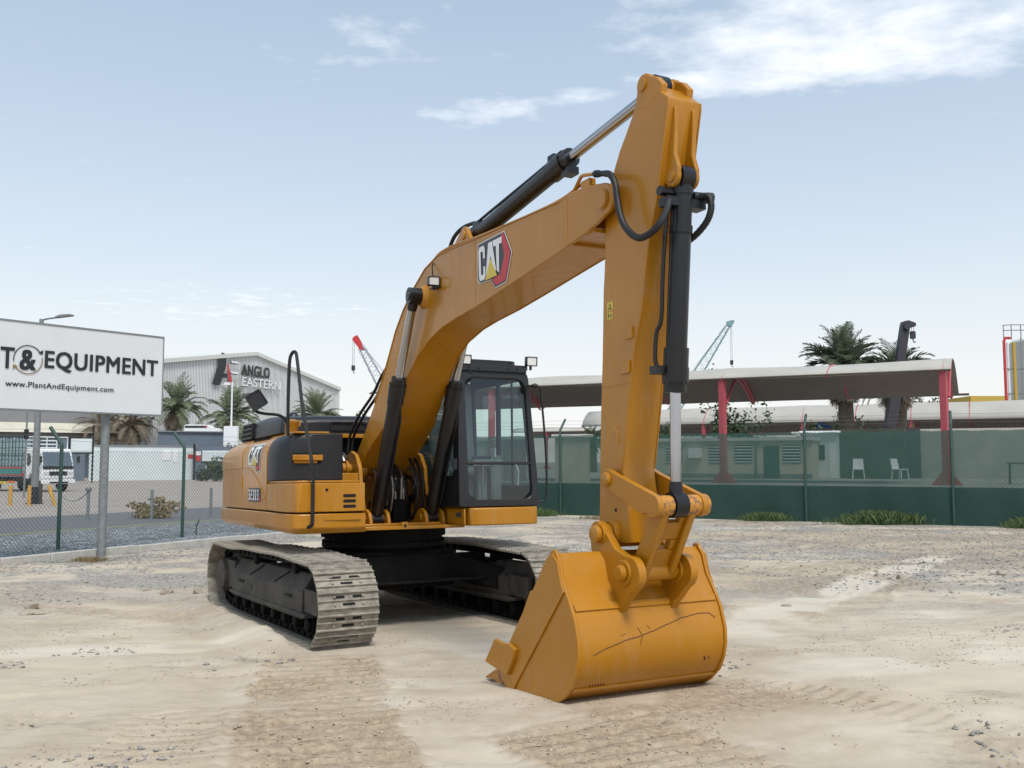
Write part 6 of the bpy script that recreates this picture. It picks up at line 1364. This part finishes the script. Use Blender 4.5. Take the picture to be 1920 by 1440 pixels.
def hook(top, z, root, mt='crane_dark', sc_=1):
    x, y, zt = top; k = sc_; m = MB(); m.tube([(x - .12 * k, y, zt), (x - .12 * k, y, z + .8 * k)], .025 * k, 4); m.tube([(x + .12 * k, y, zt), (x + .12 * k, y, z + .8 * k)], .025 * k, 4); m.build('hoist_rope', mt, root)
    m = MB(); m.prism(rrect(x - .28 * k, x + .28 * k, z, z + .85 * k, .15 * k), y - .12 * k, y + .12 * k, 'y'); m.tube([(x, y, z), (x + .05 * k, y, z - .3 * k), (x + .2 * k, y, z - .4 * k), (x + .25 * k, y, z - .25 * k)], .06 * k, 6); m.build('hook_block', mt, root)
Yc = 150; zz = lambda py: 1.8 + (865 - py) / 1790 * Yc
c1 = empty('lattice_crane', (at_px(740, Yc), Yc, Z0)); tag(c1, 'lattice crane with a red tip rising left of the excavator boom', 'crane'); X0, Zc = c1.location.x, Z0
lattice((4.6, 0, zz(865)), (at_px(671, Yc) - X0, 0, zz(642)), 2.2, 1.1, 26, c1, 'crane_grey', .075)
m = MB(); m.prism([(at_px(659, Yc) - X0, zz(636)), (at_px(661, Yc) - X0, zz(631)), (at_px(668, Yc) - X0, zz(627)), (at_px(676, Yc) - X0, zz(640)), (at_px(681, Yc) - X0, zz(655)), (at_px(674, Yc) - X0, zz(655))], -.5, .5, 'y'); m.build('boom_head', 'red', c1)
hook((at_px(661, Yc) - X0, 0, zz(634)), zz(694), c1); m = MB()
for px_ in (750, 757): m.tube([(at_px(681, Yc) - X0, 0, zz(650)), (at_px(px_, Yc) - X0, 0, zz(740))], .035, 4)
m.build('pendant_line', 'crane_grey', c1); m = MB(); m.box(2, 8, -1.5, 1.5, 0, 3.2); m.build('crane_house', 'crane_grey', c1)
Yc = 170; c2 = empty('lattice_crane', (at_px(1250, Yc), Yc, Z0)); tag(c2, 'teal lattice crane right of the stick with a hook hanging down', 'crane'); X0 = c2.location.x
lattice((0, 0, zz(790)), (at_px(1371, Yc) - X0, 0, zz(605)), 2.0, 1.0, 26, c2, 'crane_blue', .07)
m = MB(); m.prism([(at_px(1366, Yc) - X0, zz(608)), (at_px(1366, Yc) - X0, zz(601)), (at_px(1378, Yc) - X0, zz(598)), (at_px(1380, Yc) - X0, zz(601)), (at_px(1374, Yc) - X0, zz(612))], -.4, .4, 'y'); m.build('boom_head', 'crane_blue', c2); hook((at_px(1374, Yc) - X0, 0, zz(603)), zz(683), c2)
m = MB(); m.tube([(at_px(1362, Yc) - X0, 0, zz(612)), (at_px(1285, Yc) - X0, 0, zz(712))], .03, 4); m.build('pendant_line', 'crane_grey', c2); m = MB(); m.box(-4, 2, -1.5, 1.5, 0, zz(790)); m.build('crane_house', 'crane_blue', c2)
Yc = 46; c3 = empty('telescopic_crane', (at_px(1668, Yc), Yc, Z0)); tag(c3, 'dark telescopic crane boom with a hook block beside the palms', 'crane'); X0 = c3.location.x
a, b = Vector((0, 0, zz(800))), Vector((at_px(1703, Yc) - X0, 0, zz(606))); d = (b - a).normalized(); rot = Matrix((d, (0, 1, 0), d.cross(Vector((0, 1, 0))))).transposed(); m = MB(); L = (b - a).length
m.obox(a + d * L * .3, (L * .6, .45, .48), rot); m.obox(a + d * L * .75, (L * .5, .35, .39), rot); m.build('telescopic_boom', 'crane_dark', c3)
m = MB(); m.prism([(at_px(1697, Yc) - X0, zz(612)), (at_px(1699, Yc) - X0, zz(599)), (at_px(1706, Yc) - X0, zz(598)), (at_px(1719, Yc) - X0, zz(603)), (at_px(1719, Yc) - X0, zz(609)), (at_px(1708, Yc) - X0, zz(610)), (at_px(1704, Yc) - X0, zz(618))], -.3, .3, 'y'); m.build('boom_head', 'crane_dark', c3)
hook((at_px(1717, Yc) - X0, 0, zz(606)), zz(632), c3, sc_=.45); m = MB(); m.box(-.8, 1.2, -.6, .6, 1.0, zz(800)); m.build('crane_body', 'crane_dark', c3)

# ================================================================ YARD DETAILS
def gz(x, y): return float(ground_h(np.array([x]), np.array([y]))[0])
def tuft(x, y, w, d, h, n, seed, label, m_='grass', cat='weeds'):
    rnd = random.Random(seed); c = MB()
    for k in range(n):
        px_, py_ = rnd.gauss(0, .4) * w, rnd.gauss(0, .4) * d; hh = h * rnd.uniform(.15, 1.15) * math.exp(-(px_ / w) ** 2 * .8); a = rnd.uniform(0, 6.28); b = Vector((math.cos(a), math.sin(a), 0)); le = b * hh * rnd.uniform(.2, .9); s = Vector((-b.y, b.x, 0)) * .006
        z0 = gz(x + px_, y + py_) - .01; p = Vector((px_, py_, z0)); c.add([p - s, p + s, p + le * .45 + Vector((0, 0, hh * .7)) + s * .8, p + le + Vector((0, 0, hh)), p + le * .45 + Vector((0, 0, hh * .7)) - s * .8], [(0, 1, 2, 3, 4)])
    o = c.build('weed_clump', m_, smooth=0, recalc=False); o.location = (x, y, 0); tag(o, label, cat, 'weeds along the fences'); return o
tuft(8.0, 30.2, 1.1, .35, .30, 900, 1, 'spreading weed clump left of the second visible post of the netted fence')
tuft(11.0, 28.6, 1.7, .45, .42, 1900, 2, 'biggest weed clump, between the two right posts of the netted fence')
tuft(14.6, 27.0, .9, .4, .32, 1100, 3, 'weed clump at the far right foot of the net')
tuft(.7, 33.0, 1.1, .4, .30, 1100, 4, 'small weed patch under the net beside the cab')
tuft(3.4, 31.6, 1.6, .35, .16, 900, 8, 'thin dry grass fringe under the net left of the stick', 'drygrass')
tuft(-1.2, 30.6, 1.4, .4, .20, 900, 5, 'low pale weed patch seen under the cab platform', 'grass')
tuft(-7.9, 18.1, .45, .25, .10, 500, 6, 'low dry grass patch beside the kerb near the billboard pole', 'drygrass')
def rock(x, y, s, seed, label, cat='rock'):
    rnd = random.Random(seed); bm = bmesh.new(); bmesh.ops.create_icosphere(bm, subdivisions=2, radius=1)
    cuts = [Vector((rnd.gauss(0, 1), rnd.gauss(0, 1), rnd.gauss(0, 1))).normalized() for _ in range(9)]
    for v in bm.verts:
        for c in cuts:
            q = v.co.dot(c)
            if q > .62: v.co -= c * (q - .62)
        v.co = Vector((v.co.x * s[0], v.co.y * s[1], v.co.z * s[2]))
    me_ = bpy.data.meshes.new('rock'); bm.to_mesh(me_); bm.free(); me_.materials.append(M['rock']); o = bpy.data.objects.new('rock', me_); COL.objects.link(o); o.location = (x, y, gz(x, y) + s[2] * .35); o.rotation_euler.z = rnd.uniform(0, 3); tag(o, label, cat, 'stones lying about the yard'); return o
def gpx(px, py, z=0):
    P4 = R(4.63); u = (px - 960) / 1790; w = (720 - py) / 1790; d = Vector((u, math.cos(P4) - w * math.sin(P4), math.sin(P4) + w * math.cos(P4))); t = (z - 1.8) / d.z; return d.x * t, d.y * t
for (px_, py_, s, sd__, lab) in [(313, 1101, (.13, .08, .05), 1, 'flat pale stone slab left of the right crawler'), (371, 1100, (.11, .09, .07), 2, 'pale stone touching the tail of the right crawler'), (272, 1097, (.05, .05, .03), 3, 'small dark stone left of the flat stone slab'),
                                 (62, 1127, (.12, .09, .07), 4, 'largest stone of the rubble heap at the left'), (48, 1136, (.10, .07, .05), 5, 'broken slab at the left foot of the rubble heap'), (78, 1134, (.11, .06, .04), 6, 'flat stone on the right of the rubble heap'), (160, 1084, (.05, .04, .03), 7, 'small stone alone between the rubble heap and the kerb'),
                                 (1690, 1084, (.16, .10, .08), 8, 'brown clod beside the pale vehicle track'), (1878, 1080, (.14, .10, .07), 9, 'grey stone in the stony ground at the right edge'), (1475, 1141, (.09, .05, .03), 10, 'thin flat stone right of the bucket'), (1440, 990, (.14, .10, .08), 11, 'white stone in front of the left weed clump')]:
    x, y = gpx(px_, py_, 0); rock(x, y, s, sd__, lab)
# loose stones nobody could count
def stones(name, n, fn, smin, smax, m_):
    base = np.array([(0, 0, 1), (.9, 0, .1), (.2, .85, 0), (-.8, .4, .1), (-.5, -.8, 0), (.5, -.7, .1), (0, 0, -.6)]); F_ = [(0, 1, 2), (0, 2, 3), (0, 3, 4), (0, 4, 5), (0, 5, 1), (6, 2, 1), (6, 3, 2), (6, 4, 3), (6, 5, 4), (6, 1, 5)]
    pts = fn(n); n = len(pts); s = smin + (smax - smin) * rng.random(n) ** 3; a = rng.random(n) * 6.28; sq = rng.uniform(.5, 1.3, (n, 3)); sq[:, 2] *= .6
    B = base[None] * sq[:, None] * s[:, None, None]; B = B + rng.normal(0, .12, B.shape) * s[:, None, None]; ca, sa = np.cos(a)[:, None], np.sin(a)[:, None]
    V = np.stack([B[..., 0] * ca - B[..., 1] * sa, B[..., 0] * sa + B[..., 1] * ca, B[..., 2]], -1); V[..., 0] += pts[:, 0:1]; V[..., 1] += pts[:, 1:2]; V[..., 2] += pts[:, 2:3] + s[:, None] * .12
    Fa = (np.array(F_)[None] + (np.arange(n) * 7)[:, None, None]).reshape(-1, 3); me_ = bpy.data.meshes.new(name); V = V.reshape(-1, 3)
    me_.vertices.add(len(V)); me_.vertices.foreach_set('co', V.ravel()); me_.loops.add(Fa.size); me_.loops.foreach_set('vertex_index', Fa.ravel()); me_.polygons.add(len(Fa)); me_.polygons.foreach_set('loop_start', np.arange(0, Fa.size, 3)); me_.polygons.foreach_set('loop_total', np.full(len(Fa), 3)); me_.update(calc_edges=True)
    me_.materials.append(M[m_]); o = bpy.data.objects.new(name, me_); COL.objects.link(o); tag(o, kind='stuff'); return o
def yard_pts(n):
    y = 3.2 + 26 * rng.random(n * 3) ** .8; x = (rng.random(n * 3) * 2 - 1) * .60 * y; d = vnoise(x, y, 2.1) + .7 * vnoise(x, y, .6) + .55 * sstep(8, 17, y) * sstep(-2, 2, x) ; k = (d > .12 + .25 * rng.random(n * 3)) & (left_line(x, y) > .8) & ((33.0 - y) - .493 * (x - 1.65) > .3)
    px = (x - OX) * FW[0] + (y - OY) * FW[1]; py = (x - OX) * LF[0] + (y - OY) * LF[1]
    k &= ~((np.abs(px) < 2.5) & (np.abs(py) < 1.6)); k &= ~((np.abs(px - 4.8) < .7) & (np.abs(py) < .75)); x, y = x[k][:n], y[k][:n]
    return np.stack([x, y, ground_h(x, y)], -1)
stones('yard_gravel', 26000, yard_pts, .006, .034, 'gravel')
def kerb_pts(n):
    s = rng.random(n) * 17 - 2; t = rng.random(n) ** 1.6 * 1.2; p = np.array([K0.x, K0.y])[None] + np.outer(s, [KD.x, KD.y]) - np.outer(t + .03, [KN.x, KN.y]); return np.stack([p[:, 0], p[:, 1], ground_h(p[:, 0], p[:, 1])], -1)
def clod_pts(n):
    y = 3.3 + 12 * rng.random(n * 6) ** .9; x = (rng.random(n * 6) * 2 - 1) * .58 * y; ground_h(x, y); k = DIST[0] > .25 + .75 * rng.random(n * 6)
    x, y = x[k][:n], y[k][:n]; return np.stack([x, y, ground_h(x, y)], -1)
stones('sand_clods', 6000, clod_pts, .004, .017, 'clod')
def crumb_pts(n):
    y = 3.3 + 9 * rng.random(n * 3) ** 1.2; x = (rng.random(n * 3) * 2 - 1) * .58 * y; k = vnoise(x * .5, y, .7) + .8 * vnoise(x, y, .25) > .02 + .3 * rng.random(n * 3); x, y = x[k][:n], y[k][:n]
    return np.stack([x, y, ground_h(x, y)], -1)
stones('sand_crumbs', 16000, crumb_pts, .0025, .013, 'clod')
stones('kerb_gravel', 5000, kerb_pts, .010, .030, 'gravel')
def strip_pts(n):
    s = rng.random(n) * 20 - 3; t = rng.random(n) * 6.2 + .2; p = np.array([K0.x, K0.y])[None] + np.outer(s, [KD.x, KD.y]) + np.outer(t, [KN.x, KN.y]); return np.stack([p[:, 0], p[:, 1], np.full(n, Z0 + .01)], -1)
stones('strip_gravel', 16000, strip_pts, .018, .040, 'gravel_blue')
